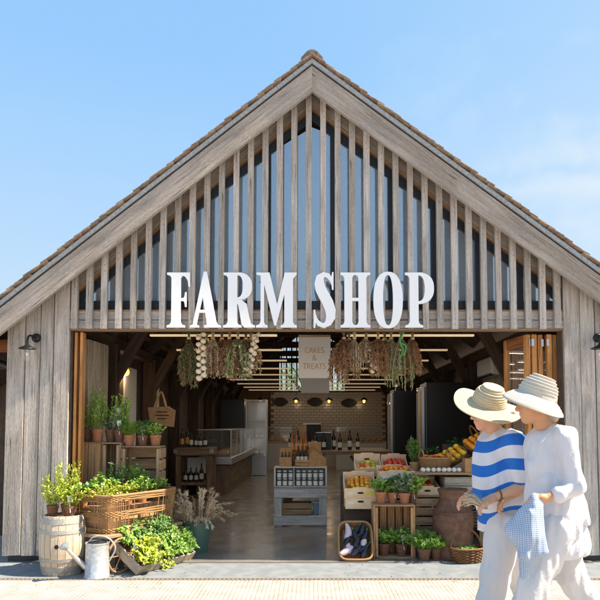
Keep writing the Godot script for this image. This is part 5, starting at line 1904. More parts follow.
func build_shop() -> void:
	# suspended light bars, one set over each side of the aisle
	for s in [-1.0, 1.0]:
		var t := thing("hanging_light_bars", "row of pale glowing light bars hung from the roof left of the sign" if s < 0 else "row of pale glowing light bars hung from the roof right of the sign", "light bars", Vector3(0, 2.4, 0), 0, "hanging light bars")
		for k in 9:
			var z := -0.47 - k * 1.4
			var w := 1.42
			part_box("light_bar", M.light_bar, t, Vector3(s * 1.1, 0, z), Vector3(w, 0.024, 0.04), 0.004)
			var al := AreaLight3D.new()
			al.name = "bar_light"
			al.area_size = Vector2(w, 0.045)
			al.light_energy = 0.18
			al.light_color = Color(1.0, 0.93, 0.82)
			al.area_range = 12.0
			al.area_attenuation = 2.0
			al.shadow_enabled = true
			t.add_child(al, true)
			al.transform = Transform3D(Basis(Vector3.RIGHT, -PI / 2), Vector3(s * 1.1, -0.022, z))
			for e in [-0.6, 0.6]:
				var x: float = s * 1.1 + e
				var m := MB.new()
				m.tube([Vector3(x, 0.017, z), Vector3(x, under(x, 4.93) - 2.4, z)], 0.006, 5)
				obj("hanger_rod", m, M.black_metal, t)
	# hanging signs
	var sp: Vector3 = at(314.5, 357, -1.3)
	var sg := thing("hanging_sign", "pale hanging board lettered CAKES & TREATS in the doorway's centre", "sign", sp)
	part_box("board", M.grey_card, sg, Vector3.ZERO, Vector3(0.40, 0.53, 0.02), 0.003)
	part_box("top_batten", M.crate_old, sg, Vector3(0, 0.262, 0), Vector3(0.40, 0.03, 0.03), 0.003)
	for s in [-0.14, 0.14]:
		var m := MB.new()
		m.tube([Vector3(s, 0.27, 0), Vector3(s, under(s, 4.93) - sp.y, 0)], 0.003, 5)
		obj("wire", m, M.black_metal, sg)
	for q in [["CAKES", 0.082, 0.105], ["&", -0.012, 0.10], ["TREATS", -0.118, 0.105]]:
		var tm := TextMesh.new()
		tm.text = q[0]
		var f := SystemFont.new()
		f.font_names = PackedStringArray(["Droid Sans"])
		tm.font = f
		tm.font_size = 64
		tm.pixel_size = q[2] / 64.0 * 0.92
		tm.depth = 0.004
		var o := obj("lettering", tm, M.gilt_letter, sg)
		o.position = Vector3(0, q[1], 0.012)
		o.scale = Vector3(0.92, 1, 1)
	var lp: Vector3 = at(315, 385.5, -2.6)
	var ls := thing("hanging_sign", "smaller blank grey panel hanging behind and below the sign", "panel", lp)
	part_box("board", M.lower_card, ls, Vector3.ZERO, Vector3(0.41, 0.22, 0.02), 0.003)
	for s in [-0.19, 0.19]:
		var m := MB.new()
		m.tube([Vector3(s, 0.1, 0), Vector3(s, under(s, 4.93) - lp.y, 0)], 0.012, 5)
		obj("hanger_rod", m, M.black_metal, ls)
	# grey table in the middle of the aisle
	var tz := zg(527)
	var tx: float = at(300.5, 500, tz).x
	var tb := thing("display_table", "grey painted table with a rack of white jars in the aisle", "table", Vector3(tx, 0.004, tz - 0.35))
	var W := 0.73
	for s in [-1, 1]:
		for z in [0.32, -0.32]:
			part_box("leg", M.painted_grey, tb, Vector3(s * (W / 2 - 0.055), 0.255, z), Vector3(0.11, 0.51, 0.06), 0.004)
		part_box("side_rail", M.painted_grey, tb, Vector3(s * (W / 2 - 0.055), 0.455, 0), Vector3(0.05, 0.11, 0.57), 0.004)
	part_box("front_rail", M.painted_grey, tb, Vector3(0, 0.455, 0.356), Vector3(W, 0.12, 0.02), 0.004)
	part_box("foot_rail", M.painted_grey, tb, Vector3(0, 0.085, 0.356), Vector3(W, 0.13, 0.02), 0.004)
	part_box("lower_shelf", M.painted_grey, tb, Vector3(0, 0.14, 0), Vector3(0.66, 0.02, 0.57), 0.003)
	part_box("table_top", M.painted_grey, tb, Vector3(0, 0.525, 0), Vector3(W, 0.03, 0.70), 0.004)
	var rk := thing("jar_rack", "shallow grey wooden rack holding two rows of white jars on the table", "rack", Vector3(tx, 0.545, tz - 0.10))
	part_box("back_board", M.painted_grey, rk, Vector3(0, 0.14, -0.13), Vector3(W, 0.28, 0.016), 0.003)
	part_box("top_board", M.painted_grey, rk, Vector3(0, 0.272, 0.01), Vector3(W, 0.018, 0.264), 0.003)
	part_box("bottom_board", M.painted_grey, rk, Vector3(0, 0.009, 0.01), Vector3(W, 0.018, 0.264), 0.003)
	for s in [-1, 1]:
		part_box("side_board", M.painted_grey, rk, Vector3(s * (W / 2 - 0.012), 0.14, 0.01), Vector3(0.024, 0.244, 0.264), 0.003)
	part_box("divider", M.painted_grey, rk, Vector3(-0.09, 0.14, 0.02), Vector3(0.014, 0.244, 0.22), 0.002)
	for r in 2:
		for i in 8:
			var x := -0.295 + i * 0.079 + (0.028 if i > 2 else 0.0)
			var j := thing("jar", "white-labelled jar in the %s row of the rack, %s from the left" % [["lower", "upper"][r], PLACE[i]], "jar", rk.position + Vector3(x, 0.0185 + r * 0.106, 0.085), 0, "jars in the %s row of the rack" % ["lower", "upper"][r])
			var m := MB.new()
			m.lathe([Vector2(0, 0), Vector2(0.031, 0), Vector2(0.031, 0.075), Vector2(0.026, 0.086), Vector2(0.0, 0.086)], 14)
			obj("glass", m, M.jar_dark, j)
			var l := MB.new()
			l.lathe([Vector2(0.0318, 0.008), Vector2(0.0318, 0.066)], 14)
			obj("paper_label", l, M.jar_white, j)
			var c := MB.new()
			c.lathe([Vector2(0.028, 0.087), Vector2(0.028, 0.103), Vector2(0.0, 0.103)], 14)
			obj("lid", c, M.white_card, j)
	slat_crate(Vector3(tx - 0.05, 0.156, tz - 0.18), 0.40, 0.17, 0.30, "top", "crate_old", "low slatted crate on the grey table's lower shelf", 0.0, false)
	var tn := thing("blue_tin", "blue-grey tin beside the crate on the lower shelf", "tin", Vector3(tx + 0.23, 0.156, tz - 0.16))
	part_box("tin_body", M.tin_blue, tn, Vector3(0, 0.08, 0), Vector3(0.11, 0.16, 0.11), 0.006)
	part_box("tin_lid", M.steel, tn, Vector3(0, 0.167, 0), Vector3(0.114, 0.014, 0.114), 0.004)
	# on the rack: gift boxes and crated bottles
	var ty := 0.545 + 0.281
	var g1 := thing("gift_carton", "open kraft carton at the left end of the rack", "box", Vector3(tx - 0.21, ty, tz - 0.10))
	part_box("front_panel", M.kraft, g1, Vector3(0, 0.065, 0.07), Vector3(0.17, 0.13, 0.006), 0.001)
	part_box("back_panel", M.kraft, g1, Vector3(0, 0.125, -0.07), Vector3(0.17, 0.25, 0.006), 0.001)
	for s in [-1, 1]:
		part_box("side_panel", M.kraft, g1, Vector3(s * 0.082, 0.065, 0), Vector3(0.006, 0.13, 0.133), 0.001)
	part_box("bottom_panel", M.kraft, g1, Vector3(0, 0.004, 0), Vector3(0.155, 0.006, 0.13), 0.0)
	for i in 3:
		bottle(Vector3(tx - 0.26 + i * 0.05, ty + 0.008, tz - 0.10), 0.19, 0.021, "bottle_dark", "bottle_label", "small dark bottle in the open kraft carton, %s from the left" % PLACE[i], "bottles in the kraft carton")
	var g2 := thing("house_carton", "kraft gift box shaped like a little gabled house", "box", Vector3(tx + 0.235, ty, tz - 0.06))
	var hm := MB.new()
	hm.extrude(PackedVector2Array([Vector2(-0.12, 0), Vector2(0.12, 0), Vector2(0.12, 0.12), Vector2(-0.05, 0.225), Vector2(-0.12, 0.16)]), -0.07, 0.07)
	obj("carton_body", hm, M.kraft, g2)
	part_box("window_patch", M.black_frame, g2, Vector3(0.093, 0.17, 0.0), Vector3(0.05, 0.07, 0.05), 0.002)
	var wc := slat_crate(Vector3(tx + 0.02, ty, tz - 0.08), 0.19, 0.10, 0.16, "top", "crate_pine", "small pine crate of pale-labelled bottles on the rack", 0.0, false)
	for i in 3:
		for k in 2:
			bottle(Vector3(tx - 0.035 + i * 0.055, ty + 0.013, tz - 0.05 - k * 0.06), 0.27, 0.024, "bottle_dark", "bottle_label", "dark bottle with pale label in the pine crate, %s row, %s from the left" % [["front", "back"][k], PLACE[i]], "bottles in the pine crate")
	# tall second tier behind
	var t2 := thing("riser_box", "brown box riser standing behind the jar rack", "box", Vector3(tx + 0.03, 0.545, tz - 0.45))
	part_box("riser_body", M.block_wood, t2, Vector3(0, 0.22, 0), Vector3(0.50, 0.44, 0.24), 0.004)
	part_box("riser_top", M.kraft, t2, Vector3(0.02, 0.446, 0), Vector3(0.52, 0.012, 0.26), 0.002)
	for i in 4:
		bottle(Vector3(tx - 0.13 + i * 0.065, 0.545 + 0.453, tz - 0.40), 0.30, 0.028, "bottle_amber", "bottle_label_orange", "amber bottle in the row on the riser, %s from the left" % PLACE[i], "amber bottles on the riser")
	var kc := thing("kraft_carton", "plain kraft carton on the riser behind the house box", "box", Vector3(tx + 0.20, 0.545 + 0.453, tz - 0.44))
	part_box("carton_body", M.kraft, kc, Vector3(0, 0.075, 0), Vector3(0.18, 0.15, 0.16), 0.003)
	part_box("lid_flap", M.kraft, kc, Vector3(0, 0.152, 0), Vector3(0.176, 0.003, 0.156), 0.0)
	# long trestle behind the table, with bottles and boxes on it
	var lz := -5.2
	var lt := thing("trestle_table", "long dark trestle table behind the grey table", "table", Vector3(0.42, 0.004, lz))
	part_box("table_top", M.block_wood, lt, Vector3(0, 0.92, 0), Vector3(1.9, 0.06, 1.6), 0.006)
	for s in [-1, 1]:
		for z in [0.72, -0.72]:
			part_box("leg", M.dark_timber, lt, Vector3(s * 0.86, 0.445, z), Vector3(0.09, 0.89, 0.09), 0.006)
		var br := rb()
		br.bar(Vector3(s * 0.80, 0.10, 0.72), Vector3(s * 0.25, 0.86, 0.72), 0.07, 0.05)
		obj("brace", br, M.dark_timber, lt)
	for i in 9:
		var x := -0.38 + i * 0.15 + 0.03 * sin(i * 4.0)
		bottle(Vector3(x, 0.957, lz + 0.5 - 0.2 * (i % 3)), 0.30 + 0.05 * (i % 2), 0.036, "bottle_dark", "bottle_label", "dark bottle on the long trestle table, %s from the left" % PLACE[i], "bottles on the trestle table")
	for i in 2:
		var bx := thing("wooden_box", ["pale wooden box standing tall on the trestle table", "dark boxed tins on the trestle table"][i], "box", Vector3([-0.18, 0.20][i], 0.957, lz + 0.1))
		part_box("box_body", [M.crate_old, M.black_panel][i], bx, Vector3(0, [0.22, 0.15][i], 0), Vector3([0.16, 0.30][i], [0.44, 0.30][i], 0.2), 0.004)
		part_box("box_lid", [M.crate_pine, M.steel][i], bx, Vector3(0, [0.447, 0.306][i], 0), Vector3([0.17, 0.31][i], 0.014, 0.21), 0.003)
	# butcher's block on the left, with bottles above and below
	var kz := -5.6
	var kb := thing("butchers_block", "thick-topped wooden butcher's block with bottles on two levels", "table", Vector3(-2.2, 0.004, kz))
	part_box("block_top", M.block_wood, kb, Vector3(0, 0.90, 0), Vector3(0.70, 0.15, 0.6), 0.012)
	for s in [-1, 1]:
		for z in [0.25, -0.25]:
			part_box("leg", M.block_wood, kb, Vector3(s * 0.29, 0.41, z), Vector3(0.09, 0.82, 0.09), 0.006)
		part_box("metal_cap", M.steel, kb, Vector3(s * 0.335, 0.91, 0.302), Vector3(0.08, 0.08, 0.006), 0.002)
	part_box("shelf", M.block_wood, kb, Vector3(0, 0.30, 0), Vector3(0.49, 0.05, 0.5), 0.004)
	part_box("back_card", M.white_card, kb, Vector3(-0.03, 0.62, -0.2), Vector3(0.36, 0.3, 0.01), 0.001)
	for i in 6:
		bottle(Vector3(-2.45 + i * 0.085, 0.981, kz + 0.12 - 0.05 * (i % 2)), [0.36, 0.40, 0.30, 0.27, 0.26, 0.28][i], 0.036, "bottle_dark", ["bottle_label_orange", "bottle_label_orange", "bottle_label", "bottle_label", "bottle_label", "bottle_label"][i], "dark bottle on top of the butcher's block, %s from the left" % PLACE[i], "bottles on the butcher's block")
	for i in 4:
		bottle(Vector3(-2.38 + i * 0.10, 0.331, kz + 0.12), 0.27 + (0.08 if i == 3 else 0.0), 0.038, "bottle_dark", "bottle_label", "dark bottle on the butcher's block's lower shelf, %s from the left" % PLACE[i], "bottles under the butcher's block")
	# glazed counter running back on the left
	var gc := thing("glass_counter", "long glazed counter running back along the left of the aisle", "counter", Vector3(-1.9, 0.004, -9.3))
	part_box("counter_base", M.block_wood, gc, Vector3(-0.1, 0.30, 0), Vector3(0.62, 0.60, 6.2), 0.006)
	part_box("counter_shelf", M.steel, gc, Vector3(-0.05, 0.68, 0), Vector3(0.72, 0.14, 6.3), 0.006)
	for i in 7:
		part_box("glass_post", M.steel, gc, Vector3(0.28, 1.02, -3.1 + i * 1.033), Vector3(0.025, 0.54, 0.025), 0.002)
	for i in 6:
		part_box("pane", M.clear_glass, gc, Vector3(0.285, 1.02, -2.58 + i * 1.033), Vector3(0.008, 0.54, 1.0), 0.0)
	part_box("pane", M.clear_glass, gc, Vector3(-0.05, 1.02, 3.11), Vector3(0.62, 0.54, 0.008), 0.0)
	part_box("counter_top", M.steel, gc, Vector3(-0.05, 1.30, 0), Vector3(0.70, 0.02, 6.26), 0.003)
	for i in 12:
		var l := fruit("loaf", "orange", "bread", Vector3(-1.85 + 0.1 * sin(i * 2.0), 0.82, -6.7 - i * 0.42), 0.11, "brown loaf in the glazed counter on the left", "loaves in the long counter", "loaf")
		l.basis = Basis(Vector3.UP, i * 0.7).scaled(Vector3(0.14, 0.065, 0.09))
	# dark cabinets
	var dc := thing("dark_cabinet", "tall black cabinet at the far left of the aisle", "cabinet", Vector3(at(232, 470, -11.0).x, 0.004, -11.2))
	part_box("cabinet_body", M.black_panel, dc, Vector3(0, 1.06, 0), Vector3(0.66, 2.12, 0.5), 0.008)
	part_box("cabinet_door", M.black_frame, dc, Vector3(0, 1.06, 0.255), Vector3(0.62, 2.06, 0.012), 0.004)
	var gb := thing("glass_cabinet", "tall steel-framed glass cabinet beside the black cabinet", "cabinet", Vector3(at(256, 470, -11.0).x, 0.004, -11.2))
	for s in [-1, 1]:
		for z in [-0.22, 0.22]:
			part_box("frame_post", M.steel, gb, Vector3(s * 0.27, 1.05, z), Vector3(0.035, 2.1, 0.035), 0.002)
	for y in [0.03, 0.55, 1.0, 1.5, 2.08]:
		part_box("glass_shelf", M.steel if y in [0.03, 0.55, 2.08] else M.clear_glass, gb, Vector3(0, y, 0), Vector3(0.50, 0.018, 0.40), 0.0)
	part_box("pane", M.clear_glass, gb, Vector3(0, 1.05, 0.225), Vector3(0.50, 2.04, 0.006), 0.0)
	part_box("back_panel", M.steel, gb, Vector3(0, 1.05, -0.225), Vector3(0.50, 2.04, 0.006), 0.0)
	for i in 6:
		var l := fruit("loaf", "orange", ["bread", "egg_white", "paper_white"][i % 3], gb.position + Vector3(-0.14 + 0.14 * (i % 3), [0.63, 1.08][i / 3], 0.02), 0.07, "round pale cheese or loaf in the tall glass cabinet", "foods in the glass cabinet", "food")
		l.basis = Basis().scaled(Vector3(0.07, 0.065, 0.07))
	# black fridges along the right
	for q in [[1.83, 2.55, -3.9, 0.62, 2.06, "tall black fridge nearest the doorway on the right"], [1.58, 2.2, -6.0, 0.62, 2.06, "second tall black fridge on the right, farther in"]]:
		var fr := thing("tall_fridge", q[5], "fridge", Vector3((q[0] + q[1]) / 2, 0.004, q[2]), 0, "tall fridges on the right")
		var w: float = q[1] - q[0]
		part_box("fridge_body", M.black_panel, fr, Vector3(0, 1.04, 0), Vector3(w, 2.08, q[3]), 0.008)
		part_box("steel_edge", M.steel, fr, Vector3(-w / 2 - 0.035, 1.02, 0.16), Vector3(0.05, 2.0, 0.05), 0.003)
		part_box("glass_door", M.clear_glass, fr, Vector3(-w / 2 - 0.035, 1.02, -0.14), Vector3(0.02, 2.0, 0.5), 0.0)
		part_box("door_strip", M.pale_bar, fr, Vector3(-w / 2 - 0.085, 1.25, 0.14), Vector3(0.04, 1.5, 0.04), 0.002)
	# air conditioner on the right wall
	var ac := thing("air_conditioner", "white wall air conditioner high on the right wall", "air conditioner", Vector3(2.875, 2.30, -3.3))
	part_box("casing", M.white_card, ac, Vector3(-0.1, 0, 0), Vector3(0.2, 0.28, 0.85), 0.03)
	part_box("outlet_vane", M.black_frame, ac, Vector3(-0.16, -0.135, 0), Vector3(0.1, 0.02, 0.75), 0.004)
	# pendants
	for i in 4:
		var x: float = [260.5, 296.0, 329.0, 364.0][i]
		var p: Vector3 = at(x, 401, -14.6)
		pendant(p, under(p.x, 4.93), true, 0.05, ["pendant lamp far left of the tiled wall", "second pendant from the left before the tiled wall", "third pendant from the left before the tiled wall", "rightmost pendant before the tiled wall"][i], "pendant lamps before the tiled wall")
	for i in 2:
		var p: Vector3 = at([114.0, 126.5][i], [369.5, 372.0][i], [-2.5, -3.0][i])
		pendant(p, under(p.x, 4.93), false, 0.03, ["bare warm bulb hanging on the left, the nearer of two", "bare warm bulb hanging on the left, the farther of two"][i], "bare bulbs on the left")
	# bakery counter before the tiled wall
	for q in [[268.0, 292.0, "pale bakery counter with loaves left of the trestle"], [336.0, 386.0, "pale bakery counter with loaves right of the trestle"]]:
		var x0: float = at(q[0], 450, -13.6).x
		var x1: float = at(q[1], 450, -13.6).x
		var bc := thing("bakery_counter", q[2], "counter", Vector3((x0 + x1) / 2, 0.004, -13.8), 0, "bakery counters at the back")
		part_box("counter_base", M.grey_card, bc, Vector3(0, 0.42, 0), Vector3(x1 - x0, 0.84, 0.6), 0.006)
		part_box("counter_top", M.pale_bar, bc, Vector3(0, 0.86, 0), Vector3(x1 - x0 + 0.04, 0.04, 0.64), 0.004)
		part_box("pane", M.clear_glass, bc, Vector3(0, 1.10, 0.28), Vector3(x1 - x0, 0.44, 0.008), 0.0)
		part_box("glass_shelf", M.steel, bc, Vector3(0, 1.33, 0.08), Vector3(x1 - x0, 0.02, 0.42), 0.002)
		var n := int((x1 - x0) / 0.19)
		for i in n:
			var l := fruit("loaf", "orange", "bread", Vector3(x0 + 0.1 + i * 0.19, 0.94, -13.72), 0.08, "brown loaf on the %s bakery counter" % ("left" if q[0] < 300 else "right"), "loaves on the bakery counters", "loaf")
			l.basis = Basis(Vector3.UP, 0.3 * i).scaled(Vector3(0.085, 0.06, 0.07))
	var cm := thing("coffee_machine", "dark coffee machine standing before the tiled wall", "coffee machine", Vector3(at(312, 430, -15.0).x, 0.004, -15.2))
	part_box("back_counter", M.grey_card, cm, Vector3(0.6, 0.45, 0), Vector3(3.6, 0.9, 0.5), 0.006)
	part_box("machine_body", M.black_panel, cm, Vector3(0, 1.15, 0), Vector3(0.6, 0.5, 0.4), 0.02)
	part_box("steel_top", M.steel, cm, Vector3(0, 1.44, 0), Vector3(0.62, 0.07, 0.42), 0.01)
	# three dark iron wall plaques on the tiles
	for i in 3:
		var p: Vector3 = at([280.0, 315.0, 349.0][i], [402.0, 402.0, 403.0][i], -15.72)
		var m := MB.new()
		m.extrude(oval(0, 0, 0.28, 0.16, 0, TAU, 1.6), -0.01, 0.012)
		var o := obj("wall_plaque", m, M.black_metal)
		o.position = p
		tag(o, ["dark plaque on the tiles behind the two left pendants", "dark plaque on the tiles behind the hanging panel", "dark plaque on the tiles near the rightmost pendant"][i], "plaque", "dark plaques on the tiled wall")
	# framed pictures on the left wall
	for q in [[-4.85, 1.35, 0.5, 0.38, "framed pale print on the left wall panel above the tote bag"]]:
		var f := thing("picture_frame", q[4], "picture", Vector3(-2.85, q[1], q[0]))
		part_box("frame", M.dark_timber, f, Vector3.ZERO, Vector3(0.03, q[3], q[2]), 0.004)
		part_box("print", M.grey_card, f, Vector3(0.017, 0, 0), Vector3(0.004, q[3] - 0.08, q[2] - 0.08), 0.0)
	# trees beyond the far window
	for i in 3:
		var t := thing("garden_tree", ["leafy tree seen left through the far gable window", "leafy tree seen in the middle of the far gable window", "leafy tree seen right through the far gable window"][i], "tree", Vector3(-4.5 + i * 4.0, -0.06, -27.0 - i * 1.5), i * 1.3)
		var tr := MB.new()
		tr.tube(curve([Vector3(0, 0, 0), Vector3(0.1, 1.4, 0), Vector3(-0.05, 2.8, 0.1), Vector3(0.1, 4.4, 0)]), [0.22, 0.21, 0.2, 0.19, 0.18, 0.17, 0.16, 0.15, 0.14, 0.13, 0.12, 0.11, 0.10, 0.09, 0.08, 0.07, 0.06, 0.05, 0.03], 8)
		for k in 7:
			var a := k * 0.9
			tr.tube(curve([Vector3(0, 1.8 + k * 0.3, 0), Vector3(cos(a) * 0.6, 2.3 + k * 0.34, sin(a) * 0.6), Vector3(cos(a) * 1.3, 2.7 + k * 0.36, sin(a) * 1.3)], 3), [0.07, 0.06, 0.05, 0.045, 0.035, 0.025, 0.01], 5)
		obj("trunk", tr, M.dark_timber, t)
		var cw := MB.new()
		cw.tint(green.mid)
		for c in 34:
			var d := Vector3(R.randf_range(-1, 1), R.randf_range(-0.8, 1), R.randf_range(-1, 1))
			d = d.normalized() * pow(R.randf(), 0.4) * Vector3(1.9, 1.7, 1.9)
			for k in 60:
				var q := Vector3(0, 3.9, 0) + d + Vector3(R.randfn(), R.randfn(), R.randfn()) * 0.26
				leaf(cw, q, Vector3(R.randf_range(-1, 1), R.randf_range(-0.6, 0.6), R.randf_range(-1, 1)), 0.14, 0.09, vary(green.bright, 0.35))
		obj("crown", cw, M.foliage, t)

# ---------------------------------------------------------------- bunches hung from the lintel
func garlic(where: Vector3, n: int, lean: float, label: String, spread: float, r: float) -> void:
	var t := thing("garlic_string", label, "garlic", where, 0, "garlic strings under the lintel")
	var rp := MB.new()
	rp.tube([Vector3.ZERO, Vector3(lean * 0.5, -n * r * 0.8, 0), Vector3(lean, -n * r * 1.15, 0)], 0.008, 6)
	obj("braid", rp, M.rope, t)
	var bm := MB.new()
	bm.lathe([Vector2(0, -0.8), Vector2(0.5, -0.78), Vector2(0.95, -0.35), Vector2(1.0, 0.05), Vector2(0.75, 0.5), Vector2(0.32, 0.85), Vector2(0.16, 1.3), Vector2(0.08, 1.6)], 12, 0, TAU, 0.05)
	var mesh := bm.done()
	for i in n:
		var f := (i + 0.6) / n
		var o := obj("garlic_bulb", mesh, M.garlic_skin, t)
		var s := -1.0 if i % 2 else 1.0
		o.transform = Transform3D(Basis.from_euler(Vector3(R.randf_range(0.2, 0.9), R.randf() * 6.0, s * R.randf_range(0.3, 0.8))).scaled(Vector3.ONE * r * R.randf_range(0.85, 1.1)), Vector3(lean * f + s * spread, -n * r * 1.15 * f, 0.02 + 0.012 * (i % 3)))

# KIND: leafy (flat leaves), spiky (needles), fluffy (fine seed heads), ears (long heads on straight stems)
func bunch(where: Vector3, l: float, w: float, kind: String, k: Color, label: String, k2 := Color(0, 0, 0)) -> Node3D:
	var t := thing("dried_bunch", label, "dried bunch", where, 0, "dried bunches under the lintel")
	var tie := MB.new()
	tie.lathe([Vector2(0.0, -0.075), Vector2(0.020, -0.07), Vector2(0.022, -0.045), Vector2(0.0, -0.04)], 10)
	tie.tube([Vector3(0, -0.05, 0), Vector3(0, 0.01, 0)], 0.004, 5)
	obj("twine_tie", tie, M.rope, t)
	var m := MB.new()
	m.tint(k)
	var n := 46
	w *= 1.45
	for i in n:
		var az := R.randf() * TAU
		var sp := sqrt(R.randf())
		var ln := l * R.randf_range(0.6, 1.0)
		var top := Vector3(cos(az) * 0.02, 0.0 + R.randf() * 0.02, sin(az) * 0.02)
		var knot := Vector3(cos(az) * 0.008, -0.06, sin(az) * 0.008)
		var end := Vector3(cos(az) * w * 0.5 * sp, -ln, sin(az) * w * 0.4 * sp)
		var mid := knot.lerp(end, 0.5) + Vector3(cos(az), 0, sin(az)) * w * 0.18 * sp
		var line := curve([top, knot, mid, end], 4)
		m.col = vary(k.darkened(0.25), 0.2)
		m.tube(line, 0.0022, 3, false, false)
		var nl: int = {"leafy": 30, "spiky": 46, "fluffy": 44, "ears": 34}[kind]
		for j in nl:
			var f := lerpf(4.0 if kind != "ears" else 7.5, line.size() - 1.01, pow(R.randf(), 0.8))
			var q: Vector3 = line[int(f)].lerp(line[int(f) + 1], f - int(f))
			var ax: Vector3 = (line[int(f) + 1] - line[int(f)]).normalized()
			var rd := Vector3(R.randf_range(-1, 1), R.randf_range(-0.7, 0.5), R.randf_range(-1, 1))
			var kk := vary(k if k2 == Color(0, 0, 0) or R.randf() < 0.6 else k2, 0.35)
			match kind:
				"leafy":
					leaf(m, q, ax * 0.6 + rd, R.randf_range(0.025, 0.05), R.randf_range(0.012, 0.024), kk)
				"spiky":
					leaf(m, q, ax * 0.8 + rd, R.randf_range(0.03, 0.06), 0.008, kk)
				"fluffy":
					leaf(m, q, rd, R.randf_range(0.016, 0.03), 0.011, kk)
				"ears":
					leaf(m, q, ax + rd * 0.35, R.randf_range(0.02, 0.035), 0.008, kk)
	obj("dried_stems", m, M.dried, t)
	return t

func build_bunches() -> void:
	var z := -0.33
	var y := 2.405
	var rail := MB.new()
	for s in [[182.0, 262.0], [335.0, 420.0]]:
		var x0: float = at(s[0], 330, z).x
		var x1: float = at(s[1], 330, z).x
		var t := thing("hanging_rail", "thin rail under the lintel with the %s dried bunches" % ("left" if s[0] < 300 else "right"), "rail", Vector3((x0 + x1) / 2, 2.415, z))
		var m := MB.new()
		m.tube([Vector3(-(x1 - x0) / 2, 0, 0), Vector3((x1 - x0) / 2, 0, 0)], 0.008, 6)
		obj("bar", m, M.black_metal, t)
		for e in [-0.45, 0.45]:
			part_box("bracket", M.black_metal, t, Vector3(e * (x1 - x0), 0.02, 0.04), Vector3(0.012, 0.05, 0.09), 0.001)
	var px := func(x: float, dz := 0.0) -> Vector3: return Vector3(at(x, 330, z + dz).x, y, z + dz)
	var brown := Color(0.36, 0.19, 0.10)
	var rust := Color(0.48, 0.25, 0.11)
	var beige := Color(0.66, 0.52, 0.32)
	var mauve := Color(0.52, 0.38, 0.26)
	var sage := Color(0.42, 0.41, 0.17)
	bunch(px.call(189.0), 0.60, 0.15, "spiky", Color(0.13, 0.17, 0.06), "narrow green herb bunch, leftmost under the lintel", brown)
	garlic(px.call(201.5, 0.04), 14, 0.01, "thick pale garlic string hanging left under the lintel", 0.027, 0.032)
	bunch(px.call(213.0), 0.50, 0.20, "fluffy", beige, "fluffy beige seed heads right of the thick garlic string", mauve)
	bunch(px.call(222.0, -0.04), 0.46, 0.20, "leafy", brown, "dark red-brown leaf bunch in the middle of the left group", rust)
	bunch(px.call(229.5, 0.02), 0.50, 0.16, "spiky", rust, "rusty spiky bunch in the middle of the left group", brown)
	bunch(px.call(238.0, 0.05), 0.50, 0.22, "leafy", Color(0.30, 0.32, 0.12), "yellow-green leafy bunch in the left group", beige)
	bunch(px.call(246.0, -0.03), 0.36, 0.18, "leafy", brown, "short brown leaf bunch left of the slanting garlic", sage)
	garlic(px.call(257.5, 0.02), 13, -0.10, "slanting garlic string at the right end of the left group", 0.018, 0.030)
	bunch(px.call(344.0), 0.54, 0.24, "spiky", brown, "dark red-brown bunch, leftmost of the right group", rust)
	bunch(px.call(354.5, 0.03), 0.42, 0.14, "ears", beige, "straw-coloured ear bunch in the right group", Color(0.52, 0.41, 0.22))
	bunch(px.call(366.0, -0.02), 0.36, 0.24, "fluffy", mauve, "fluffy mauve-beige seed heads in the right group", beige)
	bunch(px.call(378.0, 0.03), 0.46, 0.20, "spiky", rust, "rusty red spiky bunch in the middle of the right group", brown)
	garlic(Vector3(px.call(374.0, 0.05).x, y - 0.30, z + 0.05), 4, 0.0, "short knot of garlic at the foot of the rusty bunch", 0.022, 0.030)
	bunch(px.call(391.0), 0.52, 0.20, "fluffy", mauve, "long mottled brown and green bunch in the right group", sage)
	var g := bunch(px.call(401.0, 0.04), 0.62, 0.26, "ears", Color(0.40, 0.36, 0.18), "green-ribboned bunch of wheat ears in the right group", Color(0.26, 0.33, 0.10))
	var rb2 := MB.new()
	rb2.tube(curve([Vector3(0.02, 0.0, 0.03), Vector3(-0.02, -0.10, 0.045), Vector3(0.015, -0.20, 0.045), Vector3(-0.03, -0.29, 0.05)]), 0.013, 6)
	rb2.tube(curve([Vector3(-0.01, -0.12, 0.045), Vector3(0.045, -0.16, 0.05), Vector3(0.02, -0.26, 0.05)]), 0.011, 6)
	obj("ribbon", rb2, M.green_ribbon, g)
	bunch(px.call(207.0, -0.09), 0.40, 0.18, "leafy", sage, "short golden-green bunch behind the thick garlic string", beige)
	bunch(px.call(251.0, -0.08), 0.44, 0.16, "fluffy", beige, "golden seed heads behind the slanting garlic string", rust)
	bunch(px.call(384.5, -0.09), 0.48, 0.20, "leafy", sage, "golden-green leaf bunch behind the rusty one on the right", beige)
	bunch(px.call(349.0, -0.08), 0.40, 0.18, "leafy", mauve, "muted brown leaf bunch behind the straw-coloured ears", sage)
	bunch(px.call(412.5, -0.02), 0.44, 0.16, "spiky", rust, "rusty chilli bunch, rightmost under the lintel", brown)

# ---------------------------------------------------------------- people
func no_uv(_p: Vector3) -> Vector2:
	return Vector2()

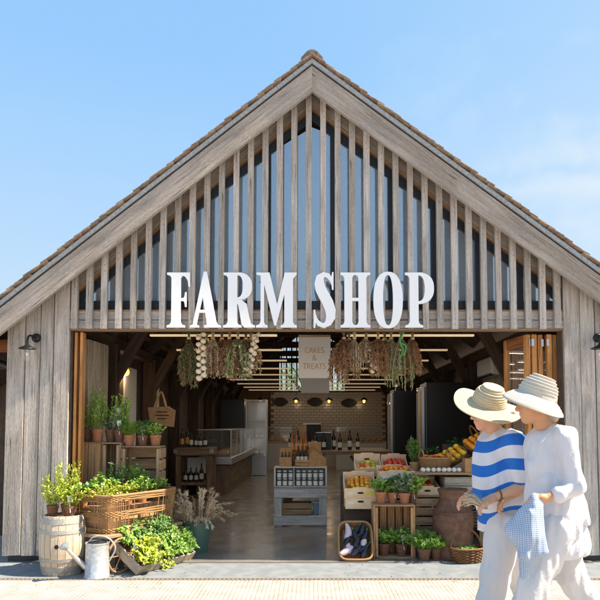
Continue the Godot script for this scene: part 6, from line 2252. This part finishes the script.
func head_into(m: MB, c: Vector3, turn: Basis, neck: Vector3) -> void:
	# a head that looks along -x of TURN; C is its middle
	var s := Solid.new(c - Vector3(0.17, 0.2, 0.15), c + Vector3(0.17, 0.17, 0.15), 0.007)
	s.ell(c + turn * Vector3(0.012, 0.025, 0), Vector3(0.098, 0.095, 0.076), 0.02, turn)
	s.ell(c + turn * Vector3(-0.030, -0.040, 0), Vector3(0.062, 0.075, 0.058), 0.03, turn)
	s.cap(c + turn * Vector3(-0.062, -0.092, 0), c + turn * Vector3(0.02, -0.075, 0.045), 0.018, 0.014, 0.03)
	s.cap(c + turn * Vector3(-0.062, -0.092, 0), c + turn * Vector3(0.02, -0.075, -0.045), 0.018, 0.014, 0.03)
	# nose, brow, lips, cheeks, ears
	s.cap(c + turn * Vector3(-0.086, 0.012, 0), c + turn * Vector3(-0.112, -0.030, 0), 0.008, 0.012, 0.014)
	s.cap(c + turn * Vector3(-0.100, -0.034, 0.010), c + turn * Vector3(-0.100, -0.034, -0.010), 0.008, 0.008, 0.01)
	s.cap(c + turn * Vector3(-0.080, 0.024, 0.045), c + turn * Vector3(-0.080, 0.024, -0.045), 0.010, 0.010, 0.012)
	s.cap(c + turn * Vector3(-0.090, -0.058, 0.018), c + turn * Vector3(-0.090, -0.058, -0.018), 0.007, 0.007, 0.006)
	s.cap(c + turn * Vector3(-0.086, -0.070, 0.015), c + turn * Vector3(-0.086, -0.070, -0.015), 0.007, 0.007, 0.006)
	for z in [-1, 1]:
		s.ell(c + turn * Vector3(-0.052, -0.025, z * 0.040), Vector3(0.03, 0.03, 0.022), 0.02, turn)
		s.ell(c + turn * Vector3(0.018, -0.012, z * 0.078), Vector3(0.018, 0.030, 0.008), 0.006, turn)
	s.cap(c + turn * Vector3(0.02, -0.06, 0), neck, 0.052, 0.055, 0.02)
	s.into(m, no_uv)

func hand_into(m: MB, wrist: Vector3, knuckle: Vector3, across: Vector3, curl: Vector3, thumb: Vector3) -> void:
	# palm from the wrist to the knuckles; fingers leave the knuckles and bend towards CURL
	var lo := wrist.min(knuckle) - Vector3.ONE * 0.11
	var hi := wrist.max(knuckle) + Vector3.ONE * 0.11
	var s := Solid.new(lo, hi, 0.0045)
	var dir := (knuckle - wrist).normalized()
	s.cap(wrist - dir * 0.02, wrist + dir * 0.01, 0.024, 0.023, 0.01)
	for i in 4:
		var o := across * (i - 1.5) * 0.0195
		s.cap(wrist + dir * 0.012 + o * 0.6, knuckle + o, 0.0165, 0.0125, 0.014)
		var l: float = [0.86, 1.0, 0.96, 0.76][i]
		var p1 := knuckle + o + (dir * 0.75 + curl * 0.45).normalized() * 0.036 * l
		var p2 := p1 + (dir * 0.15 + curl * 0.95).normalized() * 0.027 * l
		var p3 := p2 + (curl - dir * 0.45).normalized() * 0.020 * l
		s.cap(knuckle + o, p1, 0.0098, 0.009, 0.005)
		s.cap(p1, p2, 0.009, 0.0082, 0.004)
		s.cap(p2, p3, 0.0082, 0.007, 0.004)
	var t0 := wrist + dir * 0.025 - across * 0.024
	var t1 := t0 + thumb * 0.036
	s.cap(t0, t1, 0.0135, 0.0115, 0.012)
	s.cap(t1, t1 + (thumb + dir * 0.6 + curl * 0.4).normalized() * 0.030, 0.0112, 0.0085, 0.005)
	s.into(m, no_uv)

func hat_mesh(crown_r: float, crown_h: float, brim_r: float, drop: float, ribs: int, wave: float) -> MB:
	var m := MB.new()
	var prof := []
	# outside from the crown's top down to the brim's edge, then back along the underside
	prof.append(Vector2(0.0, crown_h * 1.0))
	prof.append(Vector2(crown_r * 0.3, crown_h * 1.02))
	prof.append(Vector2(crown_r * 0.48, crown_h * 1.01))
	for i in ribs + 1:
		var f := float(i) / ribs
		var r := crown_r * pow(1.0 - pow(1.0 - f * 0.97 - 0.03, 2.8), 1.0 / 2.8)
		var y := crown_h * (0.985 - 0.985 * f)
		if i == 0:
			r = crown_r * 0.62
		prof.append(Vector2(r + 0.0014, y))
		if i < ribs:
			prof.append(Vector2(r - 0.0015, y - crown_h * 0.96 / ribs * 0.75))
	for i in range(1, 9):
		var f := i / 8.0
		prof.append(Vector2(lerpf(crown_r + 0.004, brim_r, f), -drop * pow(f, 1.3) + (0.0025 if i % 2 else 0.0)))
	prof.append(Vector2(brim_r, -drop - 0.006))
	for i in range(1, 9):
		var f := 1.0 - i / 8.0
		prof.append(Vector2(lerpf(crown_r - 0.004, brim_r, f), -drop * pow(f, 1.3) - 0.006))
	prof.append(Vector2(crown_r * 0.9, crown_h * 0.5))
	prof.append(Vector2(crown_r * 0.5, crown_h * 0.92))
	prof.append(Vector2(0.0, crown_h * 0.94))
	prof.reverse()
	m.lathe(prof, 48)
	# gentle waves of the brim
	for i in m.v.size():
		var q := m.v[i]
		var r := Vector2(q.x, q.z).length()
		if r > crown_r * 1.02:
			var a := atan2(q.z, q.x)
			m.v[i].y += wave * (r - crown_r) / (brim_r - crown_r) * (sin(a * 2.0 + 0.6) + 0.5 * sin(a * 3.0 + 1.9))
	return m

func shoe(m: MB, at_ankle: Vector3, toe: Vector3) -> void:
	m.ball(at_ankle.lerp(toe, 0.45) - Vector3(0, 0.03, 0), Vector3(0.125, 0.042, 0.045), 12, 8)

func build_people() -> void:
	var wr := FastNoiseLite.new()
	wr.seed = 9
	wr.frequency = 9.0
	wr.fractal_octaves = 2
	var folds := FastNoiseLite.new()
	folds.seed = 21
	folds.frequency = 4.5
	folds.fractal_octaves = 2
	# --- the walker in white, nearest the camera
	var b := thing("person", "walker in a white tunic and pale ribbed hat, nearest the camera", "person", Vector3(1.385, -0.004, 2.87))
	var core := Solid.new(Vector3(-0.45, 0.0, -0.35), Vector3(0.5, 1.6, 0.38), 0.017)
	core.cap(Vector3(0.02, 1.25, 0), Vector3(0.02, 0.95, 0), 0.08, 0.08, 0.03)
	core.cap(Vector3(0.02, 1.325, -0.10), Vector3(0.035, 1.325, 0.11), 0.040, 0.040, 0.03)
	core.cap(Vector3(0.02, 1.33, 0), Vector3(-0.03, 1.44, 0), 0.055, 0.050, 0.04)
	core.cap(Vector3(0.045, 1.33, 0.145), Vector3(0.085, 1.06, 0.20), 0.032, 0.030, 0.02)
	core.cap(Vector3(0.085, 1.06, 0.20), Vector3(-0.10, 1.0, 0.21), 0.035, 0.025, 0.02)
	core.cap(Vector3(0.02, 1.33, -0.15), Vector3(0.02, 1.06, -0.21), 0.042, 0.036, 0.02)
	core.cap(Vector3(0.02, 1.06, -0.21), Vector3(-0.16, 0.98, -0.17), 0.037, 0.025, 0.02)
	for q in [[Vector3(0.02, 0.9, 0.09), Vector3(-0.13, 0.50, 0.09), Vector3(-0.27, 0.10, 0.09)], [Vector3(0.05, 0.9, -0.09), Vector3(0.16, 0.50, -0.09), Vector3(0.37, 0.18, -0.09)]]:
		core.cap(q[0] - Vector3(0, 0.06, 0), q[1], 0.062, 0.052, 0.02)
		core.cap(q[1], q[2], 0.055, 0.036, 0.02)
	var m := MB.new()
	core.into(m, no_uv)
	head_into(m, Vector3(-0.072, 1.535, 0.0), Basis(Vector3(0, 0, 1), 0.10), Vector3(-0.02, 1.40, 0))
	hand_into(m, Vector3(-0.10, 1.0, 0.21), Vector3(-0.172, 0.978, 0.215), Vector3(0.1, -0.75, -0.65).normalized(), Vector3(0.0, -0.55, -0.8).normalized(), Vector3(-0.7, -0.1, -0.7).normalized())
	hand_into(m, Vector3(-0.16, 0.98, -0.17), Vector3(-0.225, 0.94, -0.16), Vector3(0, 0.3, 1).normalized(), Vector3(0, -1, 0.1).normalized(), Vector3(-0.8, 0, 0.5).normalized())
	obj("body", m, M.skin_tan, b)
	var tn := Solid.new(Vector3(-0.35, 0.58, -0.36), Vector3(0.42, 1.50, 0.36), 0.0135)
	tn.cap(Vector3(0.01, 1.26, -0.02), Vector3(0.03, 1.0, 0), 0.138, 0.138, 0.06)
	tn.cap(Vector3(0.02, 1.345, -0.12), Vector3(0.05, 1.345, 0.12), 0.058, 0.058, 0.06)
	tn.cap(Vector3(0.02, 1.0, 0), Vector3(0.03, 0.72, 0), 0.142, 0.165, 0.07)
	tn.cap(Vector3(0.09, 0.92, 0.0), Vector3(0.14, 0.70, 0.0), 0.075, 0.085, 0.06)
	tn.cap(Vector3(-0.02, 1.20, 0.03), Vector3(-0.07, 1.16, 0.03), 0.085, 0.07, 0.06)
	tn.cap(Vector3(0.045, 1.335, 0.145), Vector3(0.085, 1.065, 0.20), 0.058, 0.050, 0.03)
	tn.cap(Vector3(0.085, 1.065, 0.20), Vector3(-0.015, 1.022, 0.21), 0.050, 0.046, 0.022)
	tn.cap(Vector3(0.02, 1.335, -0.155), Vector3(0.02, 1.065, -0.215), 0.068, 0.06, 0.03)
	tn.cap(Vector3(0.02, 1.065, -0.215), Vector3(-0.07, 1.025, -0.19), 0.06, 0.054, 0.025)
	tn.ripple(folds, 0.016, Vector3(2.2, 0.75, 2.2))
	tn.cut(Vector3(0.03, 0.645, 0), Vector3(0.05, -1, 0))
	var tm := MB.new()
	tn.into(tm, no_uv)
	obj("tunic", tm, M.linen_white, b)
	# overlapping upper layer with its flared back hem
	var ov := Solid.new(Vector3(-0.28, 0.76, -0.30), Vector3(0.40, 1.2, 0.30), 0.0135)
	ov.cap(Vector3(0.02, 1.08, 0.0), Vector3(0.035, 0.84, 0), 0.144, 0.174, 0.05)
	ov.cap(Vector3(0.12, 0.98, 0.0), Vector3(0.175, 0.82, 0.0), 0.045, 0.055, 0.05, 1.4)
	ov.ripple(folds, 0.022, Vector3(2.4, 0.6, 2.4))
	ov.cut(Vector3(0.03, 0.845, 0), Vector3(-0.10, -1, 0))
	var om := MB.new()
	ov.into(om, no_uv)
	obj("tunic_flap", om, M.linen_white, b)
	var tr := Solid.new(Vector3(-0.42, 0.02, -0.26), Vector3(0.52, 0.95, 0.26), 0.0135)
	tr.cap(Vector3(0.03, 0.84, -0.05), Vector3(0.03, 0.84, 0.05), 0.135, 0.135, 0.05)
	tr.cap(Vector3(0.00, 0.80, 0.08), Vector3(-0.135, 0.49, 0.09), 0.112, 0.084, 0.04)
	tr.cap(Vector3(-0.135, 0.49, 0.09), Vector3(-0.265, 0.14, 0.09), 0.084, 0.074, 0.03)
	tr.cap(Vector3(0.06, 0.80, -0.08), Vector3(0.165, 0.49, -0.09), 0.110, 0.082, 0.04)
	tr.cap(Vector3(0.165, 0.49, -0.09), Vector3(0.355, 0.21, -0.09), 0.082, 0.072, 0.03)
	tr.ripple(folds, 0.020, Vector3(2.2, 0.8, 2.2))
	var trm := MB.new()
	tr.into(trm, no_uv)
	obj("trousers", trm, M.trouser_white, b)
	var sm := MB.new()
	sm.ball(Vector3(-0.325, 0.045, 0.09), Vector3(0.125, 0.043, 0.045), 12, 8)
	obj("shoe", sm, M.white_card, b)
	var sm2 := MB.new()
	sm2.xf = Transform3D(Basis(Vector3(0, 0, 1), 0.75), Vector3(0.355, 0.11, -0.09))
	sm2.ball(Vector3.ZERO, Vector3(0.12, 0.042, 0.045), 12, 8)
	obj("shoe", sm2, M.white_card, b)
	var hm := MB.new()
	hm.ball(Vector3(-0.03, 1.555, 0), Vector3(0.088, 0.098, 0.084), 14, 10)
	hm.ball(Vector3(0.012, 1.475, 0), Vector3(0.062, 0.068, 0.072), 12, 8)
	obj("hair", hm, M.hair_grey, b)
	for z in [-1, 1]:
		var em := MB.new()
		em.ball(Vector3(-0.147, 1.545, z * 0.031), Vector3(0.009, 0.006, 0.011), 8, 6)
		obj("eye", em, M.hair_brown, b)
	var ht := thing("sun_hat", "pale ribbed cloche hat worn by the walker in white", "hat", b.position + Vector3(-0.062, 1.572, 0.0))
	ht.basis = Basis(Vector3(0, 0, 1), -0.36) * Basis(Vector3.RIGHT, 0.16)
	obj("hat_body", hat_mesh(0.113, 0.125, 0.182, 0.066, 7, 0.012), M.white_straw, ht)
	# gingham scarf over the hand
	var sc := Solid.new(Vector3(-0.42, 0.52, 0.05), Vector3(-0.05, 1.08, 0.36), 0.012)
	sc.cap(Vector3(-0.155, 0.985, 0.215), Vector3(-0.195, 0.80, 0.225), 0.045, 0.075, 0.04, 0.75)
	sc.cap(Vector3(-0.20, 0.80, 0.225), Vector3(-0.225, 0.585, 0.22), 0.075, 0.03, 0.04, 0.75)
	sc.cap(Vector3(-0.17, 0.97, 0.20), Vector3(-0.265, 0.82, 0.20), 0.03, 0.05, 0.03, 0.7)
	sc.cap(Vector3(-0.15, 0.95, 0.24), Vector3(-0.135, 0.72, 0.24), 0.028, 0.045, 0.02, 0.7)
	sc.cap(Vector3(-0.20, 0.92, 0.25), Vector3(-0.24, 0.70, 0.255), 0.018, 0.028, 0.012)
	wr.frequency = 7.0
	sc.ripple(folds, 0.022, Vector3(2.6, 0.5, 1.0))
	var scm := MB.new()
	sc.into(scm, no_uv)
	var so := obj("gingham_scarf", scm, M.gingham)
	so.position = b.position
	tag(so, "blue and white gingham cloth hanging from the hand of the walker in white", "scarf")

	# --- the walker in the striped shirt
	wr.frequency = 9.0
	var a := thing("person", "walker in a blue and white striped shirt and wide straw hat", "person", Vector3(1.213, -0.004, 2.51))
	var ca := Solid.new(Vector3(-0.45, 0.0, -0.35), Vector3(0.4, 1.56, 0.38), 0.017)
	ca.cap(Vector3(0.0, 1.22, 0), Vector3(0.02, 0.92, 0), 0.09, 0.09, 0.03)
	ca.cap(Vector3(-0.01, 1.29, -0.12), Vector3(0.02, 1.29, 0.12), 0.055, 0.055, 0.05)
	ca.cap(Vector3(-0.01, 1.29, 0), Vector3(-0.06, 1.42, 0), 0.058, 0.052, 0.04)
	ca.cap(Vector3(0.04, 1.28, 0.16), Vector3(0.085, 1.03, 0.205), 0.046, 0.040, 0.02)
	ca.cap(Vector3(0.085, 1.03, 0.205), Vector3(-0.10, 0.965, 0.20), 0.042, 0.027, 0.02)
	ca.cap(Vector3(-0.02, 1.28, -0.16), Vector3(0.0, 1.02, -0.21), 0.046, 0.040, 0.02)
	ca.cap(Vector3(0.0, 1.02, -0.21), Vector3(-0.17, 0.95, -0.12), 0.040, 0.027, 0.02)
	for q in [[Vector3(0.02, 0.86, 0.09), Vector3(-0.075, 0.48, 0.09), Vector3(-0.14, 0.09, 0.09)], [Vector3(0.03, 0.86, -0.09), Vector3(0.12, 0.48, -0.09), Vector3(0.24, 0.12, -0.09)]]:
		ca.cap(q[0] - Vector3(0, 0.06, 0), q[1], 0.062, 0.052, 0.02)
		ca.cap(q[1], q[2], 0.055, 0.036, 0.02)
	var am := MB.new()
	ca.into(am, no_uv)
	head_into(am, Vector3(-0.085, 1.495, 0.0), Basis(Vector3.UP, 0.25) * Basis(Vector3(0, 0, 1), 0.15), Vector3(-0.05, 1.39, 0))
	hand_into(am, Vector3(-0.10, 0.965, 0.20), Vector3(-0.168, 0.935, 0.205), Vector3(0.1, 0.35, -0.93).normalized(), Vector3(-0.1, -0.95, -0.1).normalized(), Vector3(-0.75, -0.3, 0.5).normalized())
	hand_into(am, Vector3(-0.17, 0.95, -0.12), Vector3(-0.235, 0.925, -0.08), Vector3(0, 0.35, 0.93).normalized(), Vector3(-0.1, -0.95, 0.1).normalized(), Vector3(-0.75, -0.3, 0.5).normalized())
	obj("body", am, M.skin_fair, a)
	var ss := Solid.new(Vector3(-0.35, 0.62, -0.33), Vector3(0.36, 1.46, 0.34), 0.0125)
	ss.cap(Vector3(-0.01, 1.20, -0.02), Vector3(0.01, 1.0, 0), 0.158, 0.168, 0.06)
	ss.cap(Vector3(-0.03, 1.315, -0.12), Vector3(0.03, 1.305, 0.13), 0.068, 0.068, 0.07)
	ss.cap(Vector3(0.01, 1.0, 0), Vector3(0.02, 0.74, 0), 0.165, 0.170, 0.07)
	ss.cap(Vector3(-0.06, 1.16, 0.02), Vector3(-0.09, 1.08, 0.02), 0.085, 0.085, 0.06)
	ss.cap(Vector3(0.04, 1.285, 0.155), Vector3(0.075, 1.105, 0.195), 0.078, 0.076, 0.03)
	ss.cap(Vector3(-0.02, 1.285, -0.155), Vector3(-0.005, 1.105, -0.195), 0.078, 0.076, 0.03)
	ss.ripple(folds, 0.016, Vector3(2.0, 0.8, 2.0))
	ss.cut(Vector3(0.03, 0.745, 0), Vector3(0.1, -1, 0))
	ss.cut(Vector3(0.07, 1.075, 0.3), Vector3(0.25, -1, 1.2))
	var ssm := MB.new()
	ss.into(ssm, func(p: Vector3) -> Vector2: return Vector2(p.x * 0.7 + p.z, -(p.y - 0.22 * p.x - 0.04 * p.z - 0.012 * sin(p.x * 22.0 + p.z * 9.0)) / (0.148 * 7.0)))
	obj("striped_shirt", ssm, M.striped_jersey, a)
	var ta := Solid.new(Vector3(-0.35, 0.02, -0.26), Vector3(0.46, 0.93, 0.26), 0.0135)
	ta.cap(Vector3(0.02, 0.80, -0.05), Vector3(0.02, 0.80, 0.05), 0.135, 0.135, 0.05)
	ta.cap(Vector3(-0.01, 0.76, 0.08), Vector3(-0.075, 0.47, 0.09), 0.112, 0.088, 0.04)
	ta.cap(Vector3(-0.075, 0.47, 0.09), Vector3(-0.14, 0.13, 0.09), 0.088, 0.076, 0.03)
	ta.cap(Vector3(0.04, 0.76, -0.08), Vector3(0.13, 0.47, -0.09), 0.115, 0.098, 0.04)
	ta.cap(Vector3(0.13, 0.47, -0.09), Vector3(0.24, 0.16, -0.09), 0.098, 0.085, 0.03)
	ta.ripple(folds, 0.020, Vector3(2.2, 0.8, 2.2))
	var tam := MB.new()
	ta.into(tam, no_uv)
	obj("trousers", tam, M.trouser_white, a)
	var s1 := MB.new()
	s1.ball(Vector3(-0.195, 0.045, 0.09), Vector3(0.125, 0.043, 0.045), 12, 8)
	obj("shoe", s1, M.white_card, a)
	var s2 := MB.new()
	s2.xf = Transform3D(Basis(Vector3(0, 0, 1), 0.45), Vector3(0.215, 0.075, -0.09))
	s2.ball(Vector3.ZERO, Vector3(0.12, 0.042, 0.045), 12, 8)
	obj("shoe", s2, M.white_card, a)
	var h2 := MB.new()
	h2.ball(Vector3(-0.05, 1.515, 0), Vector3(0.09, 0.095, 0.085), 14, 10)
	h2.ball(Vector3(-0.005, 1.455, 0), Vector3(0.055, 0.055, 0.07), 12, 8)
	obj("hair", h2, M.hair_grey, a)
	for z in [-1, 1]:
		var em := MB.new()
		em.ball(Vector3(-0.16, 1.505, z * 0.031 + 0.02), Vector3(0.009, 0.006, 0.011), 8, 6)
		obj("eye", em, M.hair_brown, a)
	var br := MB.new()
	var ring := []
	for i in 16:
		ring.append(Vector3(-0.075, 0.974, 0.20) + Vector3(0.008 * sin(TAU * i / 16), 0.031 * cos(TAU * i / 16), 0.031 * sin(TAU * i / 16)))
	br.tube(ring, 0.006, 6, true)
	var bo := obj("bracelet", br, M.hair_brown)
	bo.position = a.position
	tag(bo, "thin dark bracelet on the wrist of the walker in stripes", "bracelet")
	var h3 := thing("sun_hat", "wide-brimmed cream straw hat worn by the walker in stripes", "hat", a.position + Vector3(-0.074, 1.545, 0.0))
	h3.basis = Basis(Vector3(0, 0, 1), -0.20) * Basis(Vector3.RIGHT, 0.46)
	obj("hat_body", hat_mesh(0.108, 0.118, 0.222, 0.02, 8, 0.02), M.straw, h3)
	var kn := MB.new()
	kn.xf = Transform3D(Basis(), Vector3(0.145, -0.008, 0.08))
	kn.lathe([Vector2(0.022, 0.0), Vector2(0.02, 0.010), Vector2(0.0, 0.012)], 14)
	obj("toggle", kn, M.hair_brown, h3)
	# straw tassel in her hand
	var sp := thing("straw_bundle", "small cream straw bundle held by the walker in stripes", "straw bundle", a.position + Vector3(-0.185, 0.925, 0.20))
	var stm := MB.new()
	stm.tint(Color(0.66, 0.55, 0.40))
	for i in 70:
		var d := Vector3(-1.0, R.randf_range(-0.1, 0.75), R.randf_range(-0.4, 0.4)).normalized()
		var p0 := Vector3(R.randf_range(-0.01, 0.01), R.randf_range(-0.015, 0.015), R.randf_range(-0.015, 0.015))
		var line := curve([p0 + Vector3(0.03, -0.02, 0), p0 + d * 0.05 + Vector3(0, 0.012, 0), p0 + d * R.randf_range(0.08, 0.11)], 3)
		stm.col = vary(Color(0.68, 0.57, 0.42), 0.2)
		stm.tube(line, 0.0022, 3, false, false)
	obj("straws", stm, M.dried, sp)
